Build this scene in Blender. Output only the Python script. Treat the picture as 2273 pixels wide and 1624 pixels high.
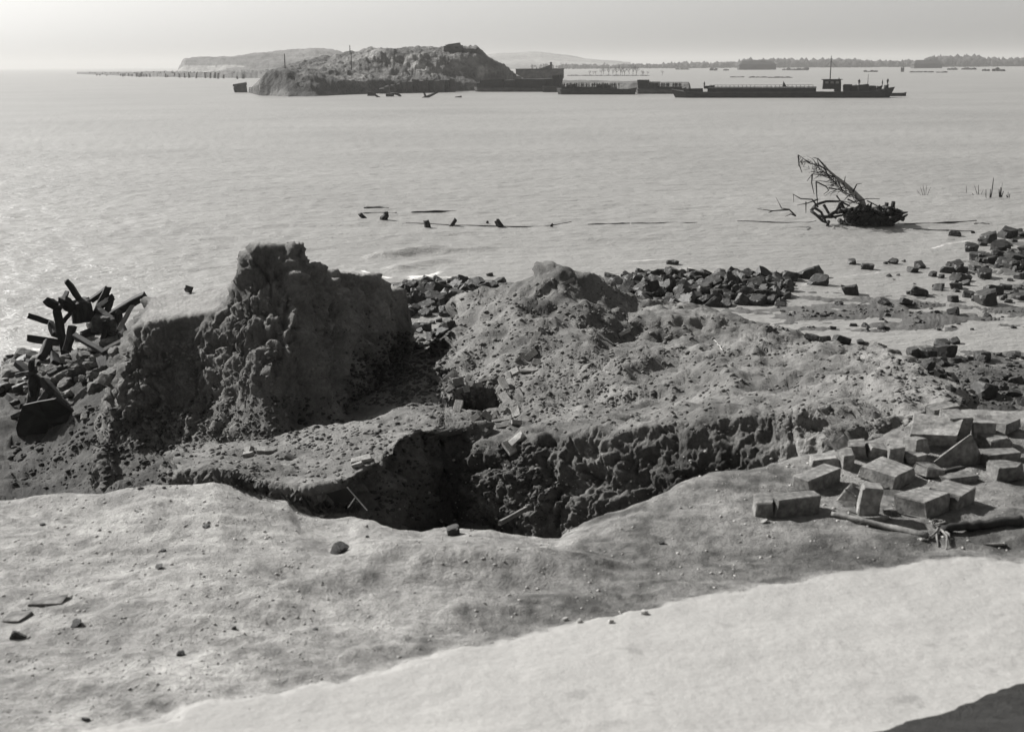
import bpy, bmesh, math, random
import numpy as np
from mathutils import Vector, Matrix, Quaternion

random.seed(7)
rng = np.random.default_rng(7)
scene = bpy.context.scene
for o in list(bpy.data.objects):
    bpy.data.objects.remove(o)

# ------------------------------------------------------------------ camera
F, CX, CY = 2609.0, 1136.5, 812.0          # authoring frame 2273 x 1624
PITCH, ROLL, CAMZ = math.radians(14.36), 0.0062, 8.0
fw = np.array([0, math.cos(PITCH), -math.sin(PITCH)])
r0 = np.array([1.0, 0, 0]); u0 = np.array([0, math.sin(PITCH), math.cos(PITCH)])
rt = r0*math.cos(ROLL) - u0*math.sin(ROLL)
up = u0*math.cos(ROLL) + r0*math.sin(ROLL)
cam = bpy.data.cameras.new('camera')
cam.lens = 36*F/2273; cam.sensor_width = 36
cam.clip_start = 0.1; cam.clip_end = 30000
cam.dof.use_dof = True; cam.dof.focus_distance = 24; cam.dof.aperture_fstop = 3.2
co = bpy.data.objects.new('camera', cam); scene.collection.objects.link(co)
M3 = Matrix(((rt[0], up[0], -fw[0]), (rt[1], up[1], -fw[1]), (rt[2], up[2], -fw[2])))
co.matrix_world = Matrix.Translation((0, 0, CAMZ)) @ M3.to_4x4()
scene.camera = co

# ------------------------------------------------------------------ light
SUN_TO = Vector((-0.67, 0.46, 0.58)).normalized()
SUN_EL = math.asin(SUN_TO.z); SUN_AZ = math.atan2(SUN_TO.x, SUN_TO.y)   # from +Y towards +X
world = bpy.data.worlds.new('World'); scene.world = world; world.use_nodes = True
nt = world.node_tree; nt.nodes.clear()
sky = nt.nodes.new('ShaderNodeTexSky'); sky.sky_type = 'NISHITA'; sky.sun_disc = False
sky.sun_elevation = SUN_EL; sky.sun_rotation = SUN_AZ
sky.air_density = 1.0; sky.dust_density = 1.7; sky.ozone_density = 1.0
bw = nt.nodes.new('ShaderNodeRGBToBW')                  # a black-and-white photograph
tint = nt.nodes.new('ShaderNodeMix'); tint.data_type = 'RGBA'; tint.blend_type = 'MULTIPLY'
tint.inputs[0].default_value = 1.0; tint.inputs[7].default_value = (1.0, 0.99, 0.965, 1)
bg = nt.nodes.new('ShaderNodeBackground'); bg.inputs[1].default_value = 0.061
wo = nt.nodes.new('ShaderNodeOutputWorld')
nt.links.new(sky.outputs[0], bw.inputs[0]); nt.links.new(bw.outputs[0], tint.inputs[6])
nt.links.new(tint.outputs[2], bg.inputs[0]); nt.links.new(bg.outputs[0], wo.inputs[0])
sl = bpy.data.lights.new('sun', 'SUN'); sl.energy = 4.8; sl.angle = math.radians(1.2); sl.color = (1, 0.985, 0.96)
so = bpy.data.objects.new('sun', sl); scene.collection.objects.link(so)
so.rotation_euler = SUN_TO.to_track_quat('Z', 'Y').to_euler()
scene.view_settings.view_transform = 'Standard'; scene.view_settings.look = 'None'
scene.view_settings.exposure = 1.0; scene.view_settings.gamma = 1.0
scene.render.engine = 'CYCLES'
scene.cycles.use_denoising = True
scene.cycles.max_bounces = 6; scene.cycles.diffuse_bounces = 3; scene.cycles.glossy_bounces = 2
scene.cycles.transmission_bounces = 2; scene.cycles.volume_bounces = 1; scene.cycles.transparent_max_bounces = 4
scene.cycles.caustics_reflective = False; scene.cycles.caustics_refractive = False

# ------------------------------------------------------------------ numeric helpers
def raydir(px, py):
    u = (px-CX)/F; v = (CY-py)/F
    return fw + u*rt + v*up
def at_y(px, py, Y):                       # point on the line of sight at ground distance Y
    d = raydir(px, py); t = Y/d[1]
    return np.array([d[0]*t, Y, CAMZ+d[2]*t])
def at_z(px, py, z):                       # point on the line of sight at height z
    d = raydir(px, py); t = (z-CAMZ)/d[2]
    return np.array([d[0]*t, d[1]*t, z])
def at_col(px, Y, z):                      # point at distance Y and height z standing in column px
    q = z-CAMZ; py = 800.0
    for _ in range(6):
        p = at_y(px, py, Y); py += (p[2]-z)/Y*F*0.95
    p = at_y(px, py, Y); p[2] = z
    return p
A = at_y; Z = at_z; H = at_col

_G = rng.normal(size=(3, 4096)).astype(np.float32); _G /= np.linalg.norm(_G, axis=0, keepdims=True)
def _hash(a, b, c): 
    h = a ^ b ^ c
    h = (h ^ (h >> np.uint32(15)))*np.uint32(2246822519)
    h = (h ^ (h >> np.uint32(13)))*np.uint32(3266489917)
    return (h >> np.uint32(9)) & np.uint32(4095)
def _lat(v, prime):
    f = np.floor(v); i = f.astype(np.int32).astype(np.uint32)
    return v-f, (i*np.uint32(prime), (i+np.uint32(1))*np.uint32(prime))
def pnoise(x, y, z=0.0, seed=0):
    x, y, z = np.broadcast_arrays(np.asarray(x, np.float32), np.asarray(y, np.float32), np.asarray(z, np.float32))
    z = z+np.float32(seed*7.31+0.37)
    dx, hx = _lat(x, 73856093); dy, hy = _lat(y, 19349663); dz, hz = _lat(z, 83492791)
    sx = dx*dx*dx*(dx*(dx*6-15)+10); sy = dy*dy*dy*(dy*(dy*6-15)+10); sz = dz*dz*dz*(dz*(dz*6-15)+10)
    def g(a, b, c):
        k = _hash(hx[a], hy[b], hz[c])
        return _G[0][k]*(dx-a)+_G[1][k]*(dy-b)+_G[2][k]*(dz-c)
    def row(b, c):
        q = g(0, b, c); return q+(g(1, b, c)-q)*sx
    def sheet_(c):
        q = row(0, c); return q+(row(1, c)-q)*sy
    q = sheet_(0); return 1.5*(q+(sheet_(1)-q)*sz)
def worley(x, y, z, seed=0):
    """distance to the nearest and to the second nearest of scattered points"""
    x = np.asarray(x, np.float32); y = np.asarray(y, np.float32); z = np.asarray(z, np.float32)
    fx, fy, fz = np.floor(x), np.floor(y), np.floor(z); d1 = np.full(x.shape, 9, np.float32); d2 = d1.copy(); cid = np.zeros(x.shape, np.uint32)
    ix, iy, iz = (q.astype(np.int32).astype(np.uint32) for q in (fx, fy, fz))
    T = ((_G*5.0) % 1.0).astype(np.float32)
    for a in (-1, 0, 1):
        for b in (-1, 0, 1):
            for c in (-1, 0, 1):
                k = _hash((ix+np.uint32(a & 0xffffffff))*np.uint32(73856093), (iy+np.uint32(b & 0xffffffff))*np.uint32(19349663), (iz+np.uint32((c+seed*31) & 0xffffffff))*np.uint32(83492791))
                d = (fx+a+T[0][k]-x)**2+(fy+b+T[1][k]-y)**2+(fz+c+T[2][k]-z)**2
                d2 = np.minimum(d2, np.maximum(d1, d)); cid = np.where(d < d1, k, cid); d1 = np.minimum(d1, d)
    return np.sqrt(d1), np.sqrt(d2), (cid.astype(np.float32)*0.6180339) % 1.0-0.5
def fbm(x, y, z=0.0, octv=4, seed=0, gain=0.5):
    s = 0; a = 1.0; f = 1.0
    for k in range(octv):
        s = s+a*pnoise(np.asarray(x)*f, np.asarray(y)*f, np.asarray(z)*f, seed+k*17); a *= gain; f *= 2.03
    return s
def sstep(a, b, x):
    t = np.clip((x-a)/(b-a), 0, 1); return t*t*(3-2*t)

# ------------------------------------------------------------------ materials (greys with a trace of warmth)
ALB = 0.5            # print contrast: dry, dull surfaces throughout
def grey(v): return (v, v*0.985, v*0.955, 1)
def new_mat(name):
    m = bpy.data.materials.new(name); m.use_nodes = True
    n = m.node_tree; n.nodes.clear()
    out = n.nodes.new('ShaderNodeOutputMaterial'); b = n.nodes.new('ShaderNodeBsdfPrincipled')
    n.links.new(b.outputs[0], out.inputs[0])
    return m, n, b
def math_node(n, op, a, b=None):
    k = n.nodes.new('ShaderNodeMath'); k.operation = op
    for i, s in enumerate((a, b)):
        if s is None: continue
        if isinstance(s, (int, float)): k.inputs[i].default_value = s
        else: n.links.new(s, k.inputs[i])
    return k.outputs[0]
def noise_node(n, scale, detail=4, rough=0.6, coord=None):
    t = n.nodes.new('ShaderNodeTexNoise'); t.inputs['Scale'].default_value = scale
    t.inputs['Detail'].default_value = detail; t.inputs['Roughness'].default_value = rough
    if coord is not None: n.links.new(coord, t.inputs['Vector'])
    return t.outputs[0]
def ramp(n, fac, lo, hi, v0, v1):
    k = n.nodes.new('ShaderNodeMapRange'); k.inputs[1].default_value = lo; k.inputs[2].default_value = hi
    k.inputs[3].default_value = v0; k.inputs[4].default_value = v1
    n.links.new(fac, k.inputs[0]); return k.outputs[0]
def to_col(n, val, bsdf):
    c = n.nodes.new('ShaderNodeCombineColor')
    n.links.new(val, c.inputs[0]); n.links.new(math_node(n, 'MULTIPLY', val, 0.985), c.inputs[1])
    n.links.new(math_node(n, 'MULTIPLY', val, 0.955), c.inputs[2]); n.links.new(c.outputs[0], bsdf.inputs['Base Color'])
def bump(n, h, bsdf, strength, dist):
    k = n.nodes.new('ShaderNodeBump'); k.inputs['Strength'].default_value = strength; k.inputs['Distance'].default_value = dist
    n.links.new(h, k.inputs['Height']); n.links.new(k.outputs[0], bsdf.inputs['Normal'])
def mat_plain(name, v, scale=6, var=0.5, rough=0.85, bstr=0.5, bdist=0.02, stretch=None, perobj=0.25):
    """worn grey surface: two noises for colour, one for relief, a little difference from object to object"""
    m, n, b = new_mat(name)
    tc = n.nodes.new('ShaderNodeTexCoord'); co_ = tc.outputs['Object']
    if stretch:
        mp = n.nodes.new('ShaderNodeMapping'); mp.inputs['Scale'].default_value = stretch
        n.links.new(co_, mp.inputs[0]); co_ = mp.outputs[0]
    oi = n.nodes.new('ShaderNodeObjectInfo')
    a = noise_node(n, scale, 5, 0.65, co_); c = noise_node(n, scale*0.23, 3, 0.5, co_)
    k = ramp(n, a, 0.3, 0.7, 1-var, 1+var); k2 = ramp(n, c, 0.35, 0.65, 1-var*0.5, 1+var*0.5)
    k3 = ramp(n, oi.outputs['Random'], 0, 1, 1-perobj, 1+perobj)
    v_ = math_node(n, 'MULTIPLY', math_node(n, 'MULTIPLY', math_node(n, 'MULTIPLY', k, k2), k3), v*ALB)
    to_col(n, v_, b); b.inputs['Roughness'].default_value = rough
    b.inputs['Specular IOR Level'].default_value = 0.3
    bump(n, noise_node(n, scale*2.2, 6, 0.7, co_), b, bstr, bdist)
    return m

def soil_material():
    m, n, b = new_mat('soil')
    at = n.nodes.new('ShaderNodeAttribute'); at.attribute_name = 'tone'
    wt = n.nodes.new('ShaderNodeAttribute'); wt.attribute_name = 'wet'
    tc = n.nodes.new('ShaderNodeTexCoord'); o = tc.outputs['Object']
    a = noise_node(n, 1.7, 8, 0.68, o); c = noise_node(n, 14, 6, 0.7, o); d = noise_node(n, 70, 4, 0.7, o)
    v = math_node(n, 'MULTIPLY', ramp(n, a, 0.3, 0.7, 0.72, 1.28), ramp(n, c, 0.3, 0.7, 0.7, 1.3))
    v = math_node(n, 'MULTIPLY', v, ramp(n, d, 0.3, 0.7, 0.78, 1.22))
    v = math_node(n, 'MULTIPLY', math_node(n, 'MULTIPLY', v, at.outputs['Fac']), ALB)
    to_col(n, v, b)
    n.links.new(ramp(n, wt.outputs['Fac'], 0, 1, 0.95, 0.35), b.inputs['Roughness'])
    b.inputs['Specular IOR Level'].default_value = 0.25
    h = math_node(n, 'ADD', math_node(n, 'MULTIPLY', noise_node(n, 9, 8, 0.7, o), 1.0), math_node(n, 'MULTIPLY', noise_node(n, 45, 6, 0.75, o), 0.45))
    bump(n, h, b, 0.85, 0.06)
    return m
MAT_SOIL = soil_material()
def path_material():
    m, n, b = new_mat('packed_sand'); at = n.nodes.new('ShaderNodeAttribute'); at.attribute_name = 'tone'
    o = n.nodes.new('ShaderNodeTexCoord').outputs['Object']; a = noise_node(n, 2.2, 6, 0.6, o); c = noise_node(n, 40, 4, 0.6, o)
    v = math_node(n, 'MULTIPLY', ramp(n, a, 0.3, 0.7, 0.94, 1.05), ramp(n, c, 0.3, 0.7, 0.94, 1.06))
    spots = ramp(n, noise_node(n, 6.0, 3, 0.55, o), 0.64, 0.72, 1.0, 0.82)
    v = math_node(n, 'MULTIPLY', math_node(n, 'MULTIPLY', math_node(n, 'MULTIPLY', v, spots), at.outputs['Fac']), ALB)
    to_col(n, v, b); b.inputs['Roughness'].default_value = 0.95; b.inputs['Specular IOR Level'].default_value = 0.2
    bump(n, noise_node(n, 22, 6, 0.7, o), b, 0.5, 0.016); return m
MAT_PATH = path_material()

# ------------------------------------------------------------------ mesh helpers
COL = scene.collection
def mesh_obj(name, verts, faces, mat, parent=None, smooth=False):
    me = bpy.data.meshes.new(name)
    me.from_pydata([tuple(map(float, v)) for v in verts], [], [tuple(f) for f in faces]); me.update()
    if smooth: me.polygons.foreach_set('use_smooth', [True]*len(me.polygons))
    if mat: me.materials.append(mat)
    o = bpy.data.objects.new(name, me); COL.objects.link(o)
    if parent: o.parent = parent
    return o
def big_mesh(name, verts, quads, mat, smooth=True, n=4):
    me = bpy.data.meshes.new(name); nv = len(verts); nf = len(quads)
    me.vertices.add(nv); me.vertices.foreach_set('co', np.ascontiguousarray(verts, np.float32).ravel())
    me.loops.add(nf*n); me.loops.foreach_set('vertex_index', np.ascontiguousarray(quads, np.int32).ravel())
    me.polygons.add(nf); me.polygons.foreach_set('loop_start', np.arange(nf, dtype=np.int32)*n)
    me.polygons.foreach_set('loop_total', np.full(nf, n, np.int32))
    if smooth: me.polygons.foreach_set('use_smooth', np.ones(nf, bool))
    me.update(calc_edges=True)
    if mat: me.materials.append(mat)
    o = bpy.data.objects.new(name, me); COL.objects.link(o)
    return o
def set_attr(o, name, vals):
    a = o.data.attributes.new(name, 'FLOAT', 'POINT'); a.data.foreach_set('value', np.ascontiguousarray(vals, np.float32))
def tag(o, label=None, cat=None, group=None, kind=None):
    if label: o['label'] = label
    if cat: o['category'] = cat; o['kind'] = 'thing'
    if group: o['group'] = group
    if kind: o['kind'] = kind
    return o
def empty(name, loc=(0, 0, 0), rz=0):
    o = bpy.data.objects.new(name, None); o.location = loc; o.rotation_euler = (0, 0, rz); o.empty_display_size = 0.1
    COL.objects.link(o); return o

# ------------------------------------------------------------------ terrain: layers lofted between feature lines
class Layer:
    def __init__(s, feats, tone, lo=-3.0):
        s.f = []
        for pts in feats:
            P = np.array([[p[0]/p[1], p[1], p[2]] for p in pts]); P = P[np.argsort(P[:, 0])]
            s.f.append(P)
        s.tone = tone; s.lo = lo
    def z(s, b, Y):
        ys = [np.interp(b, P[:, 0], P[:, 1]) for P in s.f]; zs = [np.interp(b, P[:, 0], P[:, 2]) for P in s.f]
        for i in range(1, len(ys)): ys[i] = np.maximum(ys[i], ys[i-1]+0.02)
        out = np.full(b.shape, s.lo)
        b0 = max(P[0, 0] for P in s.f); b1 = min(P[-1, 0] for P in s.f)
        for i in range(len(ys)-1):
            t = (Y-ys[i])/(ys[i+1]-ys[i]); m = (t >= 0) & (t <= 1)
            out = np.where(m, zs[i]+(zs[i+1]-zs[i])*t, out)
        d = np.maximum(np.maximum(b0-b, b-b1), 0)*Y
        return np.maximum(out-d*4.0, s.lo)

RIM = [(-1400,1125,4.9),(-500,1112,4.9),(-150,1105,4.9),(20,1094,4.9),(100,1085,4.92),(230,1086,4.92),(330,1065,4.97),(412,1071,4.95),(477,1060,4.97),(541,1071,4.93),(591,1090,4.9),(649,1110,4.87),(670,1128,4.84),(721,1144,4.82),(789,1139,4.84),(841,1148,4.82),(880,1161,4.8),(929,1167,4.78),(958,1157,4.8),(1001,1156,4.8),(1080,1160,4.8),(1134,1168,4.78),(1200,1176,4.76),(1248,1178,4.75),(1268,1163,4.78),(1298,1145,4.82),(1343,1133,4.85),(1386,1122,4.87),(1500,1066,4.95),(1590,1036,4.95),(1650,1032,4.95),(1689,1025,4.95),(1758,1006,4.95),(1801,996,4.95),(1846,990,4.95),(1890,980,4.95),(1960,955,4.95),(2011,935,4.95),(2056,912,4.95),(2140,905,4.95),(2240,905,4.95),(2400,905,4.95),(2800,905,4.95),(3700,905,4.95)]
rim3 = [Z(*p) for p in RIM]
PXW = [-1400, -500, 0, 300, 600, 900, 1150, 1400, 1700, 2000, 2240, 2800, 3600]
def off(pts, dy, dz):
    out = []
    for p in pts:
        y = p[1]+dy; out.append(np.array([p[0]/p[1]*y, y, p[2]+dz]))
    return out
FG = Layer([
    [H(px, 1.2, 6.25) for px in PXW],
    [H(px, 3.2, 5.72) for px in PXW],
    [A(px, 1640, 4.35) for px in PXW],
    [A(px, 1400 if px < 1200 else 1380, 5.75) for px in PXW],
    [A(px, 1250, 6.75) for px in PXW],
    off(rim3, -0.25, 0.012), rim3, off(rim3, 0.10, -0.10), off(rim3, 0.28, -0.62), off(rim3, 0.55, -1.4), off(rim3, 1.4, -3.2), off(rim3, 2.2, -7),
], 0.36)

SLAB = Layer([
    off([A(px, py, Y) for px, py, Y in ((360,1075,12.6),(412,1040,12.6),(470,1040,12.5),(520,1054,12.3),(577,1067,12.2),(664,1081,12.0),(722,1079,12.0),(785,1045,12.4),(827,1027,12.7),(857,1007,12.9),(900,972,13.6),(960,945,14.3),(1060,950,14.8))], -0.55, -2.2),
    off([A(px, py, Y) for px, py, Y in ((360,1075,12.6),(412,1040,12.6),(470,1040,12.5),(520,1054,12.3),(577,1067,12.2),(664,1081,12.0),(722,1079,12.0),(785,1045,12.4),(827,1027,12.7),(857,1007,12.9),(900,972,13.6),(960,945,14.3),(1060,950,14.8))], -0.18, -0.55),
    [A(px, py, Y) for px, py, Y in ((360,1075,12.6),(412,1040,12.6),(470,1040,12.5),(520,1054,12.3),(577,1067,12.2),(664,1081,12.0),(722,1079,12.0),(785,1045,12.4),(827,1027,12.7),(857,1007,12.9),(900,972,13.6),(960,945,14.3),(1060,950,14.8))],
    [A(px, py, Y) for px, py, Y in ((360,1030,13.8),(600,1008,14.8),(760,955,16.2),(900,905,17.2),(1000,905,16.8),(1060,905,16.8))],
    [A(px, py, Y) for px, py, Y in ((360,985,18),(600,962,18.6),(760,900,20),(900,845,21.5),(1000,835,21),(1060,830,20.5))],
    [A(px, py, Y) for px, py, Y in ((360,880,24),(760,820,26),(870,770,27),(950,752,28),(1060,745,28))],
    [H(px, 31.5, 0.9) for px in (360, 760, 900, 1060)],
    [H(px, 35.5, 0.1) for px in (360, 760, 900, 1060)],
    [H(px, 39, -1.0) for px in (360, 760, 900, 1060)],
], 0.2)

M1c = [(225,1000,17.9),(245,900,18.2),(259,823,18.4),(283,764,18.6),(297,730,18.7),(317,712,18.75),(358,711,18.8),(409,700,18.85),(474,686,18.95),(505,655,19.0),(527,625,19.1),(533,600,19.1),(541,570,19.15),(549,546,19.2),(560,538,19.25),(604,538,19.3),(645,538,19.35),(664,556,19.7),(689,583,20.3),(706,598,20.8),(745,598,21.3),(773,604,21.8),(830,611,23.0),(864,636,24.0),(879,653,24.5),(889,674,25.0),(894,730,26.0),(899,750,26.8),(915,775,27)]
M1b = [(225,990,18.6),(245,860,19.8),(259,800,20.0),(283,735,20.6),(300,700,20.9),(321,678,21.1),(328,661,21.3),(410,650,21.5),(478,641,21.5),(505,634,21.4),(527,618,20.9),(533,596,20.7),(541,568,20.7),(549,544,20.7),(560,534,20.8),(604,534,20.8),(645,534,20.8),(664,553,20.9),(689,581,21.3),(706,597,21.5),(745,597,22.0),(773,603,22.5),(830,610,23.6),(864,635,24.6),(879,652,25.1),(889,674,25.5),(894,730,26.4),(899,750,27.2),(915,775,27.4)]
M1foot = [(225,1010,17.2),(245,985,17.5),(259,990,17.6),(300,1003,17.5),(400,1003,17.5),(470,1000,17.1),(523,994,16.6),(600,972,16.7),(689,946,17.3),(763,908,18.4),(794,862,20.0),(815,815,21.6),(850,790,23.3),(885,768,25.2),(915,778,26.5)]
m1c = [A(*p) for p in M1c]; m1b = [A(*p) for p in M1b]; m1f = [A(*p) for p in M1foot]
def between(a, b, t, dz=0.0):
    """feature line part-way between two others, sampled over their bearings"""
    pa = np.array([[p[0]/p[1], p[1], p[2]] for p in a]); pb = np.array([[p[0]/p[1], p[1], p[2]] for p in b])
    pa = pa[np.argsort(pa[:, 0])]; pb = pb[np.argsort(pb[:, 0])]
    bs = np.linspace(max(pa[0, 0], pb[0, 0]), min(pa[-1, 0], pb[-1, 0]), 60)
    ty, tz = t if isinstance(t, tuple) else (t, t)
    out = []
    for q in bs:
        y0 = np.interp(q, pa[:, 0], pa[:, 1]); z0 = np.interp(q, pa[:, 0], pa[:, 2]); y1 = np.interp(q, pb[:, 0], pb[:, 1]); z1 = np.interp(q, pb[:, 0], pb[:, 2])
        y = y0+(y1-y0)*ty; out.append(np.array([q*y, y, z0+(z1-z0)*tz+dz]))
    return out
M1 = Layer([off(m1f, -1.2, -0.6), m1f, between(m1f, m1c, (0.34, 0.22)), between(m1f, m1c, (0.62, 0.52)), between(m1f, m1c, (0.9, 0.9)), m1c, m1b, off(m1b, 0.7, -0.7), off(m1b, 2.2, -1.9), off(m1b, 5.5, -5.0)], 0.13)

M2t = [(985,1010,14.6),(1040,985,14.6),(1100,985,14.3),(1180,965,14.0),(1260,958,13.8),(1300,957,13.6),(1400,945,13.3),(1500,928,13.0),(1600,915,12.8),(1700,903,12.6),(1800,893,12.4),(1860,890,12.2),(1905,910,11.6),(1960,930,11.2),(2011,930,11.2),(2056,905,11.6),(2110,890,12.2),(2150,900,12.6)]
m2t = [A(*p) for p in M2t]
M2k = [(985,960,16.2),(1040,955,16.2),(1100,940,15.8),(1200,920,15.8),(1300,905,16),(1500,890,15.8),(1700,880,15.0),(1800,868,14.6),(1900,862,13.8),(2000,862,13.0),(2060,870,13.2),(2110,870,14),(2150,890,14)]
m2k = [A(*p) for p in M2k]
M2m = [(985,840,19.0),(1040,800,20.0),(1150,800,19.3),(1300,800,18.8),(1500,815,18.3),(1700,815,17.4),(1850,815,16.2),(1950,815,15.2),(2060,845,14.6),(2110,855,15),(2150,880,15)]
m2m = [A(*p) for p in M2m]
M2r = [(985,770,22.5),(1007,735,22.5),(1150,700,21.5),(1300,740,21),(1380,752,20.8),(1450,752,20.8),(1560,742,20.8),(1640,738,20.6),(1700,735,20.3),(1781,760,19.6),(1875,780,18.6),(1994,800,16.3),(2060,828,15.2),(2110,850,15.4),(2150,878,15.4)]
m2r = [A(*p) for p in M2r]
M2d = [(985,765,23.2),(1007,715,23.2),(1150,680,22.3),(1300,712,22),(1380,757,21.6),(1450,757,21.6),(1560,746,21.6),(1640,740,21.4),(1700,733,21.0),(1781,757,19.9),(1875,777,18.9),(1994,797,16.5),(2060,826,15.4),(2110,849,15.6),(2150,878,15.6)]
m2d = [A(*p)-np.array([0, 0, 0.38 if 1360 < p[0] < 1660 else 0.0]) for p in M2d]
M2s = [(985,760,23.8),(1007,690,23.6),(1150,655,23.0),(1300,672,22.8),(1380,712,22.6),(1450,704,22.6),(1560,704,22.6),(1640,715,22.4),(1700,728,21.8),(1781,752,20.4),(1875,772,19.3),(1994,793,16.7),(2060,824,15.6),(2110,848,15.8),(2150,877,15.8)]
m2s = [A(*p) for p in M2s]
M2c = [(985,755,24.6),(998,700,24.6),(1007,663,24.6),(1085,641,24.5),(1148,616,24.3),(1186,606,24.2),(1189,590,24.2),(1211,582,24.1),(1236,586,24.1),(1273,595,24.2),(1299,603,24.3),(1336,612,24.6),(1361,631,25),(1386,651,25.4),(1417,665,26),(1475,672,26.5),(1530,676,26.5),(1568,684,26),(1631,704,25),(1681,716,24),(1706,730,22.6),(1781,742,21.6),(1819,763,20.4),(1875,764,20.2),(1917,763,19.5),(1965,773,18.2),(1994,786,17.2),(2014,800,16.6),(2060,822,16),(2110,848,16),(2150,876,16)]
m2c = [A(*p) for p in M2c]
M2L = Layer([off(m2t, -1.75, -2.3), off(m2t, -0.95, -1.15), off(m2t, -0.38, -0.40), m2t, m2k, m2m, m2r, m2d, m2s, m2c, off(m2c, 0.5, -0.15), off(m2c, 1.6, -1.1), off(m2c, 4.5, -4.0)], 0.21)

def basefeat(Y, zs):
    return [H(px, Y, z) for px, z in zip((-1400, -200, 100, 260, 420, 800, 940, 1150, 1400, 1700, 1850, 2050, 2180, 2400, 3600), zs)]
BASE = Layer([
    basefeat(3,  (1.5,)*15),
    basefeat(11, (1.2, 1.2, 1.2, 1.6, 2.2, 2.3, 2.15, 2.2, 2.3, 2.6, 2.8, 3.2, 3.2, 3.2, 3.0)),
    basefeat(16, (1.2, 1.2, 1.25, 1.9, 2.4, 2.6, 2.5, 2.6, 2.6, 2.6, 2.6, 2.7, 2.6, 2.6, 2.6)),
    basefeat(20, (0.9, 0.9, 0.95, 1.7, 1.8, 2.0, 2.0, 2.0, 2.0, 2.0, 1.9, 1.7, 1.6, 1.6, 1.6)),
    basefeat(24, (0.4, 0.6, 1.2, 2.1, 1.6, 1.2, 1.2, 1.2, 1.2, 1.0, 0.8, 0.7, 0.6, 0.6, 0.6)),
    basefeat(27, (0.1, 0.25, 1.2, 2.2, 0.8, 0.8, 0.8, 0.8, 0.8, 0.4, 0.35, 0.3, 0.25, 0.3, 0.3)),
    basefeat(31, (-.5, -.3, 0.0, 0.4, 0.2, 0.3, 0.3, 0.3, 0.3, 0.06, 0.03, 0.05, 0.08, 0.12, 0.2)),
    basefeat(34, (-.9, -.7, -.5, -.1, 0.0, 0.0, -.06, 0.1, 0.1, 0.0, -.06, -.07, -.07, -.05, 0.1)),
    basefeat(37.5, (-1, -.9, -.8, -.6, -.4, -.2, -.08, 0.1, 0.1, 0.02, 0.07, 0.07, 0.03, 0.06, 0.1)),
    basefeat(40, (-1.2, -1.1, -1, -.8, -.6, 0.0, 0.05, 0.12, 0.15, 0.0, 0.03, 0.02, 0.0, 0.06, 0.1)),
    basefeat(44, (-1.4, -1.3, -1.2, -1, -.8, 0.0, 0.05, 0.05, 0.12, -.12, -.14, -.12, 0.0, 0.12, 0.2)),
    basefeat(49, (-1.6, -1.6, -1.6, -1.5, -1.4, -.9, -.8, -.7, -.5, -.4, -.3, -.2, 0.02, 0.2, 0.3)),
    basefeat(56, (-2, -2, -2, -2, -2, -1.6, -1.4, -1.2, -1, -.9, -.7, -.5, -.1, 0.12, 0.3)),
    basefeat(64, (-2.4,)*11+(-1.2, -.8, -.5, -.4)),
    basefeat(80, (-3,)*15),
], 0.12)
LAYERS = [FG, SLAB, M1, M2L, BASE]

# path edge, edge of the painted corner shadow and the low bank, as lines on the shelf
def shelf(px, py):
    p = A(px, py, float(np.interp(py, [1250, 1390, 1640, 1900], [6.75, 5.75, 4.35, 3.4]))); return [p[0]/p[1], p[1]]
PATH = np.array([shelf(px, py) for px, py in ((-900,1860),(-200,1740),(200,1640),(387,1598),(430,1587),(646,1549),(818,1516),(978,1466),(1246,1408),(1428,1364),(1605,1334),(1690,1319),(1884,1284),(1970,1276),(2060,1258),(2152,1228),(2237,1219),(2400,1196),(3000,1120))])
SHADOW_EDGE = np.array([shelf(px, py) for px, py in ((1400,1930),(1760,1790),(1980,1680),(2100,1628),(2240,1572),(2600,1450),(3200,1300))])
RDG = np.array([shelf(px, py) for px, py in ((330,1420),(480,1358),(620,1330),(760,1290),(900,1245),(1100,1205),(1250,1185))])

nin, nout = 980, 24
bs = np.concatenate([np.linspace(-0.95, -0.475, nout, endpoint=False), np.linspace(-0.475, 0.475, nin), np.linspace(0.475, 0.95, nout+1)[1:]])
ym = np.concatenate([1.3*np.exp(np.linspace(0, math.log(10/1.3), 170, endpoint=False)), np.linspace(10, 25, 330, endpoint=False), 25*np.exp(np.linspace(0, math.log(70/25), 120))])
NB = len(bs); NY = 920
B0, Y0 = np.meshgrid(bs, ym)
def macro(b, Y):
    X = b*Y                                  # wobble the lookup so that no feature line is ruled straight
    w = 0.13*np.clip(Y/16, 0.2, 1.3)
    wy = Y+w*fbm(X*0.9, Y*0.9, 3.0, 2, 5); wb = b+w*0.9*fbm(X*0.9, Y*0.9, 9.0, 2, 9)/Y
    return np.stack([L.z(wb, wy) for L in LAYERS])
zs = macro(B0, Y0); lid0 = np.argmax(zs, 0); Z0 = np.max(zs, 0)
def blur(a, r):
    k = np.exp(-np.linspace(-2, 2, 2*r+1)**2); k /= k.sum()
    p = np.pad(a, ((r, r), (0, 0)), 'edge'); a = sum(k[i]*p[i:i+a.shape[0]] for i in range(2*r+1))
    p = np.pad(a, ((0, 0), (r, r)), 'edge'); return sum(k[i]*p[:, i:i+a.shape[1]] for i in range(2*r+1))
Z0 = blur(Z0, 3)
hc = [A(1005, 862, 18.3), A(1112, 858, 18.3)]; hb0, hb1 = hc[0][0]/hc[0][1], hc[1][0]/hc[1][1]
hm = sstep(hb0-0.004, hb0+0.006, B0)*(1-sstep(hb1-0.006, hb1+0.004, B0))*sstep(16.5, 17.5, Y0)*(1-sstep(18.15, 18.3, Y0+0.06*pnoise(B0*60, Y0*2, 0, 3)))
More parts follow.
